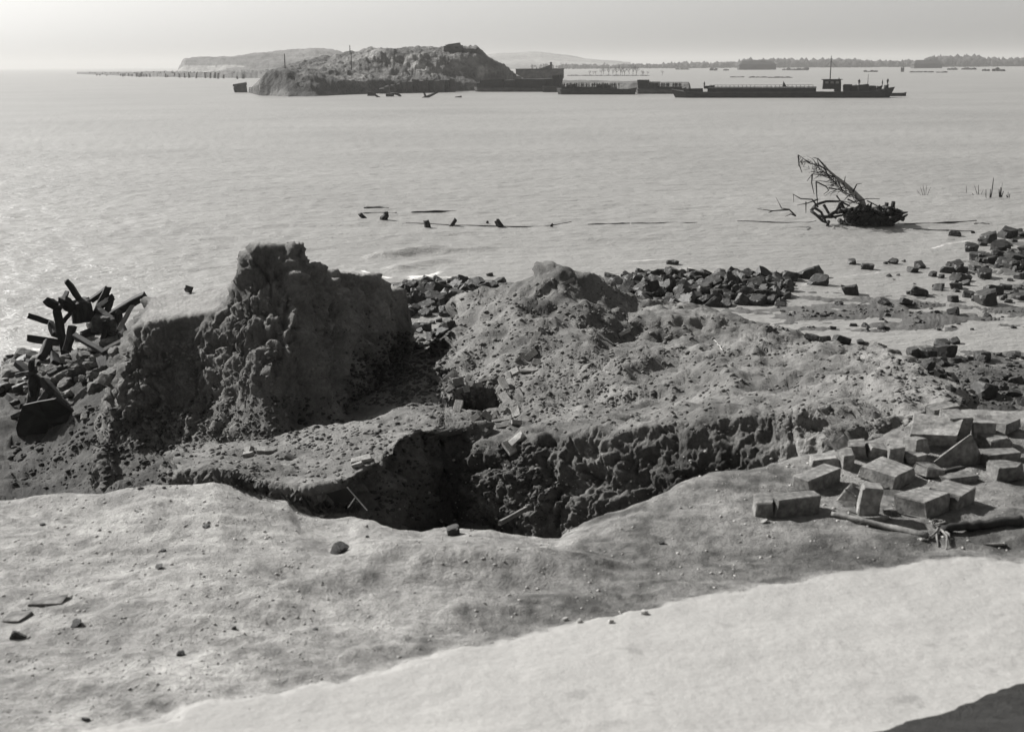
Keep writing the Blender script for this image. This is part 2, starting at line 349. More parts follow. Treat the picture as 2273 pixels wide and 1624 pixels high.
Z0 = Z0-0.62*hm
# rows spread evenly over the relief as it rises and falls, so that steep faces get as many as flats
dz = np.abs(np.diff(Z0, axis=0)); dY = np.diff(Y0, axis=0); ymid = 0.5*(Y0[1:]+Y0[:-1])
ds = dz/ymid*1.1+dY*np.maximum(CAMZ-Z0[1:], 1)/ymid**2+0.03*dY/ymid
ds *= 0.06+0.94*sstep(3.6, 4.4, ymid)*(1-0.6*sstep(45, 52, ymid))      # few rows underfoot, out of sight
ds = blur(np.log(ds+1e-6), 4); ds = np.exp(ds)
S = np.concatenate([np.zeros((1, NB)), np.cumsum(ds, 0)]); S /= S[-1]
sg = np.linspace(0, 1, NY)
Yg = np.empty((NY, NB)); Zg = np.empty((NY, NB)); lid = np.empty((NY, NB), int)
for k in range(NB):
    Yg[:, k] = np.interp(sg, S[:, k], ym); Zg[:, k] = np.interp(Yg[:, k], ym, Z0[:, k])
    lid[:, k] = lid0[np.clip(np.searchsorted(ym, Yg[:, k]), 0, len(ym)-1), k]
Bg = np.broadcast_to(bs, (NY, NB)); Xg = Bg*Yg
def normals(P):
    du = np.gradient(P, axis=1); dv = np.gradient(P, axis=0)
    N = np.cross(du, dv); return N/np.maximum(np.linalg.norm(N, axis=-1, keepdims=True), 1e-9)
fgm = (lid == 0); M1m = (lid == 2); M2m_ = (lid == 3); SLm = (lid == 1); BSm = (lid == 4)
def soft(m, r=3): return blur(m.astype(float), r)
sF, s1, s2, sS, sB = soft(fgm), soft(M1m), soft(M2m_), soft(SLm), soft(BSm)
N = normals(np.stack([Xg, Yg, Zg], -1))
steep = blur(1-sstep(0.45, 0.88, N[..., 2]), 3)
def ridged(v): return 1-2.2*np.abs(v)
# shelf relief: hummocks, the bank running across it, the path a little higher
def line_at(Lp, b): return np.interp(b, Lp[:, 0], Lp[:, 1])
jag = 0.05*fbm(Xg*3.1, Yg*3.1, 0, 4, 31)+0.10*pnoise(Xg*0.9, Yg*0.9, 0, 33)
jag = jag+0.035*fbm(Xg*9, Yg*9, 0, 3, 35)
pm = sstep(-0.12, 0.12, line_at(PATH, Bg)+jag-Yg)*fgm
vm = sstep(-0.02, 0.06, line_at(SHADOW_EDGE, Bg)+jag*0.8-Yg)*fgm
rimd = np.interp(Bg, np.array([p[0]/p[1] for p in rim3]), np.array([p[1] for p in rim3]))-Yg
hum = 0.055*fbm(Xg*0.8, Yg*0.8, 0, 2, 41)+0.016*fbm(Xg*2.6, Yg*4.5, 0, 3, 42)+0.010*ridged(pnoise(Xg*1.6, Yg*3.4, 0, 43))
rd = line_at(RDG, Bg)-Yg; inr = sstep(-0.40, -0.22, Bg)*(1-sstep(0.02, 0.12, Bg))
bank = 0.10*np.exp(-(rd/0.30)**2)*(rd > 0)+0.10*np.exp(-(rd/0.09)**2)*(rd <= 0)
Zg = Zg+sF*(hum*(1-0.8*pm)*sstep(0.0, 0.5, rimd+0.15)+bank*inr+0.04*pm+0.06*vm)
# rough ground of the breach floor and the foreshore
far = sstep(26, 32, Yg)
Zg = Zg+sB*(0.20*(1-far)*fbm(Xg*0.55, Yg*0.55, 0, 5, 71)+far*0.13*fbm(Xg*0.35, Yg*0.8, 0, 5, 73, 0.6)-0.02*far+0.03*fbm(Xg*3, Yg*3, 0, 2, 72))
P = np.stack([Xg, Yg, Zg], -1)
# buttresses and gullies run down the faces: pushed out along the normal
wx = Xg+0.25*fbm(Xg*0.9, Yg*0.9, Zg*0.9, 3, 57)
lean = 0.55*Zg*sstep(-0.20, -0.14, Bg)                 # the right half of the left mound leans, its left end drops plumb
g1 = ridged(pnoise((wx+lean)*0.85, Zg*0.22, Yg*0.12, 51)); g2 = ridged(pnoise((wx+lean)*2.1, Zg*0.55, Yg*0.3, 52)); g3 = ridged(pnoise((wx+lean)*5.0, Zg*1.5, Yg*0.8, 53))
gul = 0.30*g1+0.24*g2+0.07*g3-0.25
def broken(f, seed, q=0.12):
    """clay that has come away in pieces: each piece stands at its own depth, with a crack round it"""
    ax = Xg+q*pnoise(Xg*f*1.3, Yg*f*1.3, Zg*f*1.3, seed+1); az = Zg+q*pnoise(Xg*f*1.3, Yg*f*1.3, Zg*f*1.3, seed+2)
    a, b_, c = worley(ax*f, Yg*f, az*f*0.85, seed); return 0.8*c-0.35*np.exp(-((b_-a)/0.10)**2)
br1 = broken(1.7, 3, 0.25); br2 = broken(4.2, 5, 0.10); br3 = broken(9.5, 7, 0.05)
crumb = fbm(Xg*5.5, Yg*5.5, Zg*5.5, 3, 97, 0.62)
face = 0.15*br1+0.095*br2+0.06*br3+0.06*crumb
strong = sstep(-0.235, -0.19, Bg)*0.45+0.35
gul1 = gul*strong
lump = fbm(Xg*1.5, Yg*1.5, Zg*1.5, 3, 61); clod = fbm(Xg*2.9, Yg*2.9, Zg*3.4, 3, 91, 0.6)
ril = pnoise((Xg*0.9-Yg*0.42)*1.8, (Yg*0.9+Xg*0.42)*0.35, 0, 81)+0.4*pnoise((Xg*0.9-Yg*0.42)*4.1, (Yg*0.9+Xg*0.42)*0.8, 0, 82)
flat1 = 1-steep
patch0 = fbm(Xg*1.1, Yg*2.2, 0, 3, 103)
D = s1*steep*gul1 + s1*(0.09*lump+face*1.25)*(0.12+0.88*steep)
ledge = pnoise(Xg*0.5, Yg*0.5, Zg*3.2+0.6*pnoise(Xg*0.7, Yg*0.7, 0, 64), 63)
D += s2*(steep*(0.15*gul+0.10*ledge+0.12*lump+0.9*face)+0.10*lump+0.05*br1*flat1+0.10*ril*flat1+0.05*pnoise(Xg*2.7, Yg*2.7, Zg, 98)+0.03*pnoise(Xg*5.1, Yg*4.2, Zg, 99)+(0.03*clod+0.02*br2+0.03*br3+0.03*crumb)*steep)
D += sS*(steep*(0.10*gul+0.08*ledge+0.10*lump+0.9*face)+0.09*lump+0.04*br1+0.02*clod+(0.03*br2+0.03*br3+0.02*crumb)*steep)
D += sB*(0.08*lump+0.03*clod+0.04*br2+0.03*br1)*(1-far*0.85)
D += sF*(1-pm)*(0.012*clod+0.009*crumb+0.012*np.maximum(br3, 0)*sstep(0.0, 0.25, patch0)+0.16*steep*gul*0+0.05*steep*lump)+sF*pm*(0.004*clod+0.003*crumb)
N = normals(P); P = P+D[..., None]*N
N = normals(P); slope_n = N[..., 2]
Yg = P[..., 1]; Xg = P[..., 0]
# soil tone: what each surface is made of, with the corner shadow painted in
patch = fbm(Xg*0.9, Yg*0.9, 0, 5, 101)
fine = fbm(Xg*5.2, Yg*5.2, 0, 4, 102, 0.65)
tone = np.full(Bg.shape, 0.1)
dist_path = Yg-line_at(PATH, Bg)
tF = 0.55+0.15*patch+0.26*np.minimum(fine, 0.05)+0.28*np.minimum(fbm(Xg*2.2, Yg*4.4, 0, 4, 104)+0.08, 0.0)
tone_drop = sstep(-0.20, 0.18, Bg)*0.17+0.14*np.exp(-((dist_path-0.35)/0.45)**2)*sstep(-0.25, 0.1, Bg)  # sand gets darker towards the right and along the track
tF = np.maximum(tF-tone_drop, 0.13)
tF = tF*(1-pm)+(0.52+0.015*patch)*pm
tF = tF*(1-vm)+0.06*vm  # cast shadow in the corner, put into the soil colour
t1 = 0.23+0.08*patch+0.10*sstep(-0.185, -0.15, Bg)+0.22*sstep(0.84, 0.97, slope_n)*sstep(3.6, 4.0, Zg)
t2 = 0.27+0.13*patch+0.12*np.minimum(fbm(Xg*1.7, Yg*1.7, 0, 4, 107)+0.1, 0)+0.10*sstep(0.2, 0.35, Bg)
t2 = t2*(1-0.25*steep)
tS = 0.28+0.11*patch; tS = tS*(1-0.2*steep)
tB = 0.11+0.05*patch+0.05*far
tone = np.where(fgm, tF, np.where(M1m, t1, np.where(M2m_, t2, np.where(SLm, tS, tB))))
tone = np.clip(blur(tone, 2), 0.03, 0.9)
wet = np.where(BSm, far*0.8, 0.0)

idx = np.arange(NB*NY).reshape(NY, NB)
quads = np.stack([idx[:-1, :-1], idx[:-1, 1:], idx[1:, 1:], idx[1:, :-1]], -1).reshape(-1, 4)
Pf = P.reshape(-1, 3); tf = tone.ravel(); wf = wet.ravel()
probe = big_mesh('probe', Pf, quads, None)            # whole relief, only for finding where things rest; removed at the end
bpy.context.view_layer.update()
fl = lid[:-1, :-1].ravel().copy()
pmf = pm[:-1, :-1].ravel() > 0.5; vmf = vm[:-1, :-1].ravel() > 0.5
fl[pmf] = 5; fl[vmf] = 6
qy = Yg[:-1, :-1].ravel()
fl[(fl == 4) & (qy > 27)] = 7
NAMES = {0: ('ground', 'pale sandy foreground ground with scattered stones and hummocks'), 1: ('earth_slope', 'clay slab sloping back between the two mounds to the water gap'),
         2: ('hill', 'tall dark clay mound with blunt peak and steep shaded face'), 3: ('hill', 'long low clay mound with rills on the right, broken off in front'),
         4: ('terrain', 'dark rough earth at the bottom of the breach'), 5: ('path', 'smooth bright sandy track crossing the lower right corner'),
         6: ('ground', 'ground darkened as a shadow in the bottom right corner'), 7: ('shore', 'muddy foreshore with pools along the water')}
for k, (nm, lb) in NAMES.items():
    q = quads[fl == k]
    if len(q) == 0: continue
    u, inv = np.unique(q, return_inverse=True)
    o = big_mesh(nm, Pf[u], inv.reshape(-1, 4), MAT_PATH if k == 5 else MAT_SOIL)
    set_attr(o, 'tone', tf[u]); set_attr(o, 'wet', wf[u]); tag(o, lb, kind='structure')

def hit(px, py, water=True):
    """where the line of sight through an authoring pixel meets the relief or the water"""
    d = raydir(px, py); d = d/np.linalg.norm(d)
    ok, loc, nor, _ = probe.ray_cast(Vector((0, 0, CAMZ)), Vector(d))
    tw = -CAMZ/d[2] if d[2] < 0 else 1e9
    if ok and (loc - Vector((0, 0, CAMZ))).length < tw: return Vector(loc), Vector(nor)
    return Vector((d[0]*tw, d[1]*tw, 0)), Vector((0, 0, 1))
def drop(x, y, top=9.0):
    ok, loc, nor, _ = probe.ray_cast(Vector((x, y, top)), Vector((0, 0, -1)))
    if ok: return loc.z, Vector(nor)
    return -1.0, Vector((0, 0, 1))

# ------------------------------------------------------------------ water
def water_material():
    m, n, b = new_mat('sea_water')
    tc = n.nodes.new('ShaderNodeTexCoord'); mp = n.nodes.new('ShaderNodeMapping'); mp.inputs['Scale'].default_value = (0.55, 1.0, 1)
    n.links.new(tc.outputs['Object'], mp.inputs[0]); o = mp.outputs[0]
    fo = n.nodes.new('ShaderNodeAttribute'); fo.attribute_name = 'foam'
    fn = noise_node(n, 3.0, 8, 0.75, tc.outputs['Object'])
    fm = ramp(n, math_node(n, 'ADD', fo.outputs['Fac'], math_node(n, 'MULTIPLY', fn, 0.9)), 0.84, 1.02, 0, 1)
    v = math_node(n, 'ADD', math_node(n, 'MULTIPLY', fm, 0.35), ramp(n, noise_node(n, 0.04, 4, 0.6, o), 0.3, 0.7, 0.19, 0.24))
    to_col(n, v, b)
    n.links.new(ramp(n, fm, 0, 1, 0.38, 0.9), b.inputs['Roughness']); b.inputs['IOR'].default_value = 1.33
    h = math_node(n, 'ADD', noise_node(n, 1.3, 6, 0.66, o), math_node(n, 'MULTIPLY', noise_node(n, 0.16, 4, 0.5, o), 1.6))
    bump(n, h, b, 1.0, 0.24)
    return m
MAT_WATER = water_material()
wb_ = np.concatenate([np.linspace(-3.0, -0.5, 24, endpoint=False), np.linspace(-0.5, 0.5, 420), np.linspace(0.5, 3.0, 25)[1:]])
wy_ = np.concatenate([20*np.exp(np.linspace(0, math.log(120/20), 420, endpoint=False)), 120*np.exp(np.linspace(0, math.log(9000/120), 150))])
WB, WY = np.meshgrid(wb_, wy_); WX = WB*WY
calm = sstep(44, 60, WY)*0.9+0.1; calm = np.maximum(calm, sstep(0.02, -0.10, WB)); calm = np.where(WY < 36, calm*0.5, calm)
WZ = (0.06*fbm(WX*0.25, WY*0.6, 0, 3, 201)+0.045*fbm(WX*0.9, WY*1.8, 0, 3, 202))*calm*(1-sstep(70, 300, WY))
foam = np.zeros_like(WZ)
def swell(px0, py0, px1, py1, h, wid, fo):
    global WZ, foam
    a = Z(px0, py0, 0); c = Z(px1, py1, 0); d = c[:2]-a[:2]; L = np.hypot(*d); d /= L; nrm = np.array([-d[1], d[0]])
    s = (WX-a[0])*d[0]+(WY-a[1])*d[1]; t = (WX-a[0])*nrm[0]+(WY-a[1])*nrm[1]+0.5*pnoise(WX*0.3, WY*0.3, 0, 211)
    e = sstep(-0.15*L, 0.2*L, s)*(1-sstep(0.8*L, 1.15*L, s))
    WZ += h*e*np.exp(-(t/wid)**2); foam += fo*e*np.exp(-((t-wid*0.55)/(wid*0.6))**2)
swell(820, 572, 990, 552, 0.26, 0.55, 0.62); swell(850, 600, 1000, 578, 0.15, 0.5, 0.15); swell(790, 600, 870, 622, 0.06, 0.4, 0.62)
swell(980, 560, 1080, 548, 0.12, 0.5, 0.0); swell(1400, 585, 1500, 580, 0.06, 0.4, 0.55); swell(880, 618, 1060, 622, 0.03, 0.5, 0.5); swell(1440, 604, 1640, 592, 0.03, 0.4, 0.45)
swell(20, 770, 120, 800, 0.04, 0.5, 0.5); swell(1760, 640, 1990, 600, 0.02, 0.5, 0.42); swell(2040, 560, 2190, 530, 0.02, 0.5, 0.45); swell(880, 640, 1000, 600, 0.03, 0.5, 0.55)
WP = np.stack([WX, WY, WZ], -1).reshape(-1, 3); wi = np.arange(WB.size).reshape(WB.shape)
wq = np.stack([wi[:-1, :-1], wi[:-1, 1:], wi[1:, 1:], wi[1:, :-1]], -1).reshape(-1, 4)
wo_ = big_mesh('water', WP, wq, MAT_WATER); set_attr(wo_, 'foam', foam.ravel())
tag(wo_, 'grey rippled sea water flooding through the breach', kind='structure')

# ================================================================== things
MAT_ROCK = mat_plain('wet_stone', 0.055, 5, 0.6, 0.55, 0.6, 0.03)
MAT_RUBBLE = mat_plain('pale_stone', 0.26, 5, 0.55, 0.9, 0.6, 0.03, perobj=0.4)
MAT_BRICK = mat_plain('brick', 0.46, 18, 0.45, 0.9, 0.5, 0.006, perobj=0.35)
MAT_BLOCK = mat_plain('dressed_stone', 0.29, 22, 0.5, 0.95, 0.7, 0.010, perobj=0.2)
MAT_TIMBER = mat_plain('tarred_timber', 0.045, 6, 0.6, 0.8, 0.7, 0.015, stretch=(3, 3, 0.5))
MAT_PALE_WOOD = mat_plain('bleached_wood', 0.36, 8, 0.5, 0.85, 0.6, 0.008, stretch=(3, 3, 0.4))
MAT_BRANCH = mat_plain('bark', 0.07, 10, 0.5, 0.9, 0.6, 0.01)
MAT_ROPE = mat_plain('rope', 0.25, 60, 0.5, 0.9, 0.8, 0.004)
MAT_STEEL = mat_plain('rusted_steel', 0.035, 4, 0.6, 0.7, 0.4, 0.01)
MAT_HULL = mat_plain('tarred_hull', 0.03, 0.6, 0.5, 0.95, 0.2, 0.03, perobj=0.1)
MAT_HULL_GREY = mat_plain('worn_hull', 0.085, 0.6, 0.5, 0.95, 0.2, 0.03, perobj=0.1)
MAT_GLASS = mat_plain('dull_glass', 0.25, 2, 0.2, 0.2, 0.0, 0.01)
MAT_CLOTH = mat_plain('dark_cloth', 0.025, 6, 0.4, 0.9, 0.2, 0.01)
MAT_CONC = mat_plain('old_concrete', 0.13, 0.5, 0.5, 0.9, 0.5, 0.15, perobj=0.1)
MAT_LEAF = mat_plain('weed_leaf', 0.10, 20, 0.4, 0.7, 0.2, 0.004)
MAT_FARTREE = mat_plain('far_wood', 0.045, 0.05, 0.6, 0.95, 0.3, 0.5)
MAT_DUNE = mat_plain('dune', 0.13, 0.012, 0.6, 0.95, 0.6, 1.5)
MAT_SNAG = mat_plain('worn_trunk', 0.5, 10, 0.3, 0.8, 0.4, 0.01)
PX = F  # authoring pixels per unit of tangent

class MB:
    def __init__(s): s.v = []; s.f = []
    def add(s, v, f):
        k = len(s.v); s.v += [np.array(p, float) for p in v]; s.f += [tuple(i+k for i in q) for q in f]; return s
    def box(s, c, size, R=None, jit=0.0, taper=1.0):
        hx, hy, hz = np.array(size)/2
        v = [(sx*hx*(taper if sz > 0 else 1), sy*hy*(taper if sz > 0 else 1), sz*hz) for sz in (-1, 1) for sx, sy in ((-1,-1),(1,-1),(1,1),(-1,1))]
        v = [np.array(p)+rng.normal(size=3)*jit for p in v]
        if R is not None: v = [R @ p for p in v]
        return s.add([p+np.array(c) for p in v], [(3,2,1,0),(4,5,6,7),(0,1,5,4),(1,2,6,5),(2,3,7,6),(3,0,4,7)])
    def tube(s, pts, rad, n=6, cap=True):
        pts = [np.array(p, float) for p in pts]; rad = rad if hasattr(rad, '__len__') else [rad]*len(pts)
        t = [pts[min(i+1, len(pts)-1)]-pts[max(i-1, 0)] for i in range(len(pts))]; t = [q/max(np.linalg.norm(q), 1e-9) for q in t]
        ref = np.array([0, 0, 1.0]) if abs(t[0][2]) < 0.9 else np.array([1.0, 0, 0])
        u = np.cross(t[0], ref); u /= np.linalg.norm(u); V = []
        for p, q, r in zip(pts, t, rad):
            u = u-q*np.dot(u, q); u /= max(np.linalg.norm(u), 1e-9); w = np.cross(q, u)
            V += [p+r*(math.cos(a)*u+math.sin(a)*w) for a in [2*math.pi*k/n for k in range(n)]]
        m = len(pts); Fc = [(i*n+k, i*n+(k+1) % n, (i+1)*n+(k+1) % n, (i+1)*n+k) for i in range(m-1) for k in range(n)]
        if cap: Fc += [tuple(range(n-1, -1, -1)), tuple((m-1)*n+k for k in range(n))]
        return s.add(V, Fc)
    def prism(s, poly, d):                        # polygon (3D) swept along d
        n = len(poly); poly = [np.array(p, float) for p in poly]; d = np.array(d, float)
        return s.add(poly+[p+d for p in poly], [tuple(range(n-1, -1, -1)), tuple(range(n, 2*n))]+[(i, (i+1) % n, n+(i+1) % n, n+i) for i in range(n)])
    def build(s, name, mat, parent=None, smooth=False, origin=None):
        v = s.v
        if origin is not None: v = [p-np.array(origin) for p in v]
        o = mesh_obj(name, v, s.f, mat, parent, smooth)
        if origin is not None: o.location = origin
        return o

def ico(sub):
    bm = bmesh.new(); bmesh.ops.create_icosphere(bm, subdivisions=sub, radius=1.0)
    v = np.array([p.co[:] for p in bm.verts]); f = [tuple(q.index for q in p.verts) for p in bm.faces]; bm.free(); return v, f
ICO2, ICOF2 = ico(3); ICO1, ICOF1 = ico(1)
def rock_mesh(name, seed, mat, dims=(1, 0.8, 0.65), boxy=True, sub=2):
    r = np.random.default_rng(seed); V, Fc = ico(sub)
    pl = []
    for ax in range(3):
        for sg in (-1, 1):
            nrm = np.eye(3)[ax]*sg+r.normal(size=3)*0.16; pl.append((nrm/np.linalg.norm(nrm), dims[ax]*0.5*r.uniform(0.82, 1.1)))
    for _ in range(5):
        nrm = r.normal(size=3); nrm /= np.linalg.norm(nrm); sup = np.dot(np.abs(nrm), dims)*0.5
        pl.append((nrm, sup*r.uniform(0.70, 0.92)))
    rad = np.full(len(V), 9.0)
    for nrm, h in pl:
        c = V @ nrm; rad = np.minimum(rad, np.where(c > 0.05, h/np.maximum(c, 0.05), 9.0))
    Q = V*rad[:, None]
    Q += 0.02*np.stack([pnoise(Q[:, 0]*4, Q[:, 1]*4, Q[:, 2]*4, seed+k) for k in range(3)], -1)
    me = bpy.data.meshes.new(name); me.from_pydata([tuple(q) for q in Q], [], Fc); me.update(); me.materials.append(mat); return me
ROCKS = [rock_mesh('stone', 300+k, MAT_ROCK, (1, random.uniform(0.65, 0.95), random.uniform(0.5, 0.8)), sub=3) for k in range(12)]
RUBB = [rock_mesh('stone', 400+k, MAT_RUBBLE, (1, random.uniform(0.55, 0.8), random.uniform(0.32, 0.55)), sub=3) for k in range(10)]
def put(name, me, loc, scale, rot, label, cat, group=None):
    o = bpy.data.objects.new(name, me); COL.objects.link(o); o.location = loc
    o.scale = scale if hasattr(scale, '__len__') else (scale,)*3; o.rotation_euler = rot
    return tag(o, label, cat, group)
def stone_at(px, py, w, label, group=None, lib=ROCKS, sink=0.25, tilt=0.35, name='stone', cat='stone'):
    p, n = hit(px, py); d = (p-Vector((0, 0, CAMZ))).length; s = w/F*d
    return put(name, random.choice(lib), p+Vector((0, 0, s*(0.5*0.6-sink))), s, (random.uniform(-tilt, tilt), random.uniform(-tilt, tilt), random.uniform(0, 6.28)), label, cat, group)

# ------------------------------------------------------------------ stone heaps
def heap(n, pxr, prof, smin, smax, label, group, minsep=0.36):
    pts = []; tries = 0
    while len(pts) < n and tries < 9000:
        tries += 1
        Y = random.uniform(prof[0][0], prof[-1][0]); f = (Y-prof[0][0])/(prof[-1][0]-prof[0][0])
        lo = pxr[0][0]+(pxr[1][0]-pxr[0][0])*f; hi = pxr[0][1]+(pxr[1][1]-pxr[0][1])*f
        px = random.uniform(lo, hi); edge = min(px-lo, hi-px)/(hi-lo)
        zt = np.interp(Y, [p[0] for p in prof], [p[1] for p in prof])*min(1, 0.25+edge*4.5)
        q = at_col(px, Y, zt); s = smin*0.75+(smax*1.15-smin*0.75)*random.random()**1.5
        if any((q[0]-p[0])**2+(q[1]-p[1])**2 < minsep**2 for p in pts): continue
        pts.append(q); g = drop(q[0], q[1])[0]
        z = max(zt, g)+random.uniform(-0.10, 0.06)
        o = put('boulder', random.choice(ROCKS), (q[0], q[1], z), s, (random.uniform(-0.6, 0.6), random.uniform(-0.6, 0.6), random.uniform(0, 6.28)), label, 'boulder', group)
        fx = (px-lo)/(hi-lo)
        o['label'] = ('bulky ' if s > (smin+smax)/2 else 'smaller ')+label % (('at the near foot' if f < 0.3 else 'in the middle' if f < 0.65 else 'on the seaward crest'), ('left end' if fx < 0.22 else 'left of centre' if fx < 0.5 else 'right of centre' if fx < 0.78 else 'right end'))
heap(185, ((1395, 1735), (1350, 1765)), ((39.3, 0.05), (40.5, 0.18), (42.5, 0.32), (43.6, 0.32), (44.6, 0.10)), 0.38, 0.60, 'dark boulder %s of the long heap, %s', 'boulders in the long heap', 0.32)
heap(64, ((890, 1000), (865, 1110)), ((37.8, 0.05), (39.5, 0.14), (42.0, 0.24), (43.6, 0.08)), 0.36, 0.66, 'angular boulder %s of the gap row, %s', 'boulders in the gap', 0.36)
for x, y, w, lb in ((1795, 615, 55, 'low dark stone awash just right of the long boulder heap'), (1818, 632, 46, 'pointed dark stone standing in water right of the boulder heap'), (1752, 622, 40, 'squat dark stone at the right foot of the boulder heap'),
                    (1493, 586, 26, 'small dark stone breaking the water behind the boulder heap'), (1437, 608, 18, 'tiny dark stone in the surf left behind the boulder heap'), (1088, 612, 14, 'small triangular stone in the sea beyond the gap row'),
                    (931, 735, 62, 'large flat-topped slab of stone beside the bright pool in the gap'), (985, 738, 34, 'small dark stone at the right lip of the bright pool'), (960, 752, 36, 'broken dark stone just below the bright pool')):
    stone_at(x, y, w, lb)
Z3 = lambda x, y: ((2200+x/2.849)*0.8153, (580+y/2.849)*0.8153)
SINGLES = [(340,395,75,'notched dark stone in water, leftmost of the far row'), (460,435,90,'double-humped dark stone second in the far water row'), (660,392,60,'low dark stone in the middle of the far water row'), (605,395,36,'small flat stone left of the low middle one'), (740,378,30,'tiny stone right of the low middle one'),
           (865,425,85,'tall pointed dark stone in shallow water near the right'), (805,455,78,'block-shaped stone at the left foot of the tall pointed one'), (700,485,26,'thin upright stone in the shallow water'), (1080,462,92,'big rounded dark stone in water towards the right shore'),
           (965,490,56,'dark stone left below the big rounded one'), (1030,502,48,'smaller stone touching below the big rounded one'), (1138,548,48,'low flat stone between water and right shore'), (335,628,112,'squared dark block lying alone on the wet flat'), (865,636,116,'long squared dark block on the wet flat further right'),
           (778,625,46,'small stone against the left end of the long block'), (1118,682,90,'pyramid-shaped stone on the mud right of the long block'), (758,705,82,'slanting dark stone on the mud edge'), (590,705,80,'flat dark stone at the upper edge of the mudbank'), (1135,180,82,'wide dark stone out in the water by the right edge'),
           (1275,156,36,'small stone out in the water at the right edge'), (1425,222,72,'dark stone at the seaward tip of the right shore'), (1370,700,190,'largest dark boulder at the right edge of the foreshore'), (1515,668,66,'stone right of the largest boulder at the edge'), (1120,780,92,'dark upright stone in the pebbles of the mudbank'),
           (1390,380,112,'thick dark stone in the right shore rubble'), (1040,1035,105,'front stone of the trio standing in the near pool'), (1140,1010,72,'right stone of the trio standing in the near pool'), (1080,1060,70,'lowest stone of the trio standing in the near pool'),
           (810,1105,125,'dark peaked stone at the foot of the right mound'), (920,1112,112,'flat-topped dark stone next to the peaked one'), (1055,1108,140,'long low stone at the near edge of the pool'), (1350,1135,120,'long low stone by the pool near the right edge'), (1360,1400,185,'big tilted dark slab in the rubble below the right edge'),
           (40,992,110,'dark boulder in the pool just behind the mound crest'), (135,992,86,'rounded boulder second in the pool behind the mound crest'), (262,1010,116,'flat wedge of stone third in the pool behind the crest'), (405,1008,54,'narrow upright stone at the right end of the pool row')]
for x, y, w, lb in SINGLES: stone_at(*Z3(x, y), w/2.849*0.8153, lb, sink=0.12)
def scatter(n, poly, wr, label, group, lib=ROCKS, sink=0.2, name='stone', cat='stone', dens=None):
    xs = [p[0] for p in poly]; yp = [p[1] for p in poly]; k = 0
    def inside(x, y):
        c = False
        for i in range(len(poly)):
            x0, y0 = poly[i]; x1, y1 = poly[i-1]
            if (y0 > y) != (y1 > y) and x < (x1-x0)*(y-y0)/(y1-y0)+x0: c = not c
        return c
    while k < n:
        x = random.uniform(min(xs), max(xs)); y = random.uniform(min(yp), max(yp))
        if not inside(x, y): continue
        k += 1; w = wr[0]+(wr[1]-wr[0])*random.random()**2
        o = stone_at(x, y, w, label, group, lib, sink, name=name, cat=cat)
        fx = (x-min(xs))/(max(xs)-min(xs)); fy = (y-min(yp))/(max(yp)-min(yp)); fs_ = (w-wr[0])/(wr[1]-wr[0])
        o['label'] = ('large ' if fs_ > 0.5 else 'medium ' if fs_ > 0.12 else 'little ')+label.replace('small ', '')+', '+('upper ' if fy < 0.33 else 'middle ' if fy < 0.66 else 'lower ')+('left' if fx < 0.33 else 'centre' if fx < 0.66 else 'right')
scatter(62, [(2070, 650), (2120, 570), (2180, 530), (2273, 508), (2300, 510), (2300, 690), (2200, 680)], (12, 42), 'dark stone in the rubble shore along the right edge', 'stones of the far right shore')
scatter(28, [(1700, 690), (1780, 668), (2060, 680), (2240, 700), (2273, 745), (2050, 738), (1830, 730)], (6, 20), 'small dark stone embedded in the mudbank', 'stones on the mudbank', sink=0.25)
scatter(55, [(1990, 775), (2100, 780), (2273, 790), (2290, 900), (2110, 892), (2085, 850)], (8, 34), 'dark stone in the rubble below the right end of the mound', 'stones below the right mound', sink=0.2)
scatter(14, [(1880, 585), (2230, 560), (2240, 640), (1850, 650)], (5, 14), 'small stone showing above the shallow water on the right', 'small stones in the shallows')
scatter(16, [(905, 700), (1000, 715), (990, 790), (920, 775)], (10, 28), 'small dark stone strewn on the slope below the bright pool', 'stones below the pool')
scatter(75, [(0, 800), (120, 770), (210, 715), (262, 760), (255, 880), (190, 940), (60, 880), (0, 850)], (22, 52), 'pale rubble stone in the bank under the tangled beams', 'rubble under the beams', RUBB, 0.12, 'rubble_stone', 'rubble')
scatter(14, [(0, 770), (80, 790), (120, 830), (70, 870), (0, 880)], (16, 38), 'dark wet stone at the waterline on the left edge', 'dark stones at the left waterline', ROCKS, 0.12)
stone_at(420, 648, 22, 'dark chunk of stone perched on the left plateau of the mound', sink=0.0)

# ------------------------------------------------------------------ beams on the left
def frame_of(a, b):
    t = b-a; L = np.linalg.norm(t); t = t/L; ref = np.array([0, 0, 1.0]) if abs(t[2]) < 0.85 else np.array([0, 1.0, 0])
    u = np.cross(ref, t); u /= np.linalg.norm(u); w = np.cross(t, u); return np.stack([u, w, t], 1), L
def beam_mesh(L, w, h, seed, worn=0.12):
    r = np.random.default_rng(seed); n = 5; V = []; Fc = []
    for i in range(n):
        z = L*i/(n-1); k = 1+r.normal()*0.05
        if i == n-1: k *= 0.92
        c = 0.2
        prof = [(-1, -1+c), (-1+c, -1), (1-c, -1), (1, -1+c), (1, 1-c), (1-c, 1), (-1+c, 1), (-1, 1-c)]
        sx, sy = r.normal(size=2)*0.04*w
        for (x, y) in prof: V.append((x*w/2*k+sx, y*h/2*k+sy, z+(r.normal()*worn*w if i in (0, n-1) else 0)))
    for i in range(n-1):
        for k in range(8): Fc.append((i*8+k, i*8+(k+1) % 8, (i+1)*8+(k+1) % 8, (i+1)*8+k))
    Fc += [tuple(range(7, -1, -1)), tuple((n-1)*8+k for k in range(8))]
    return V, Fc
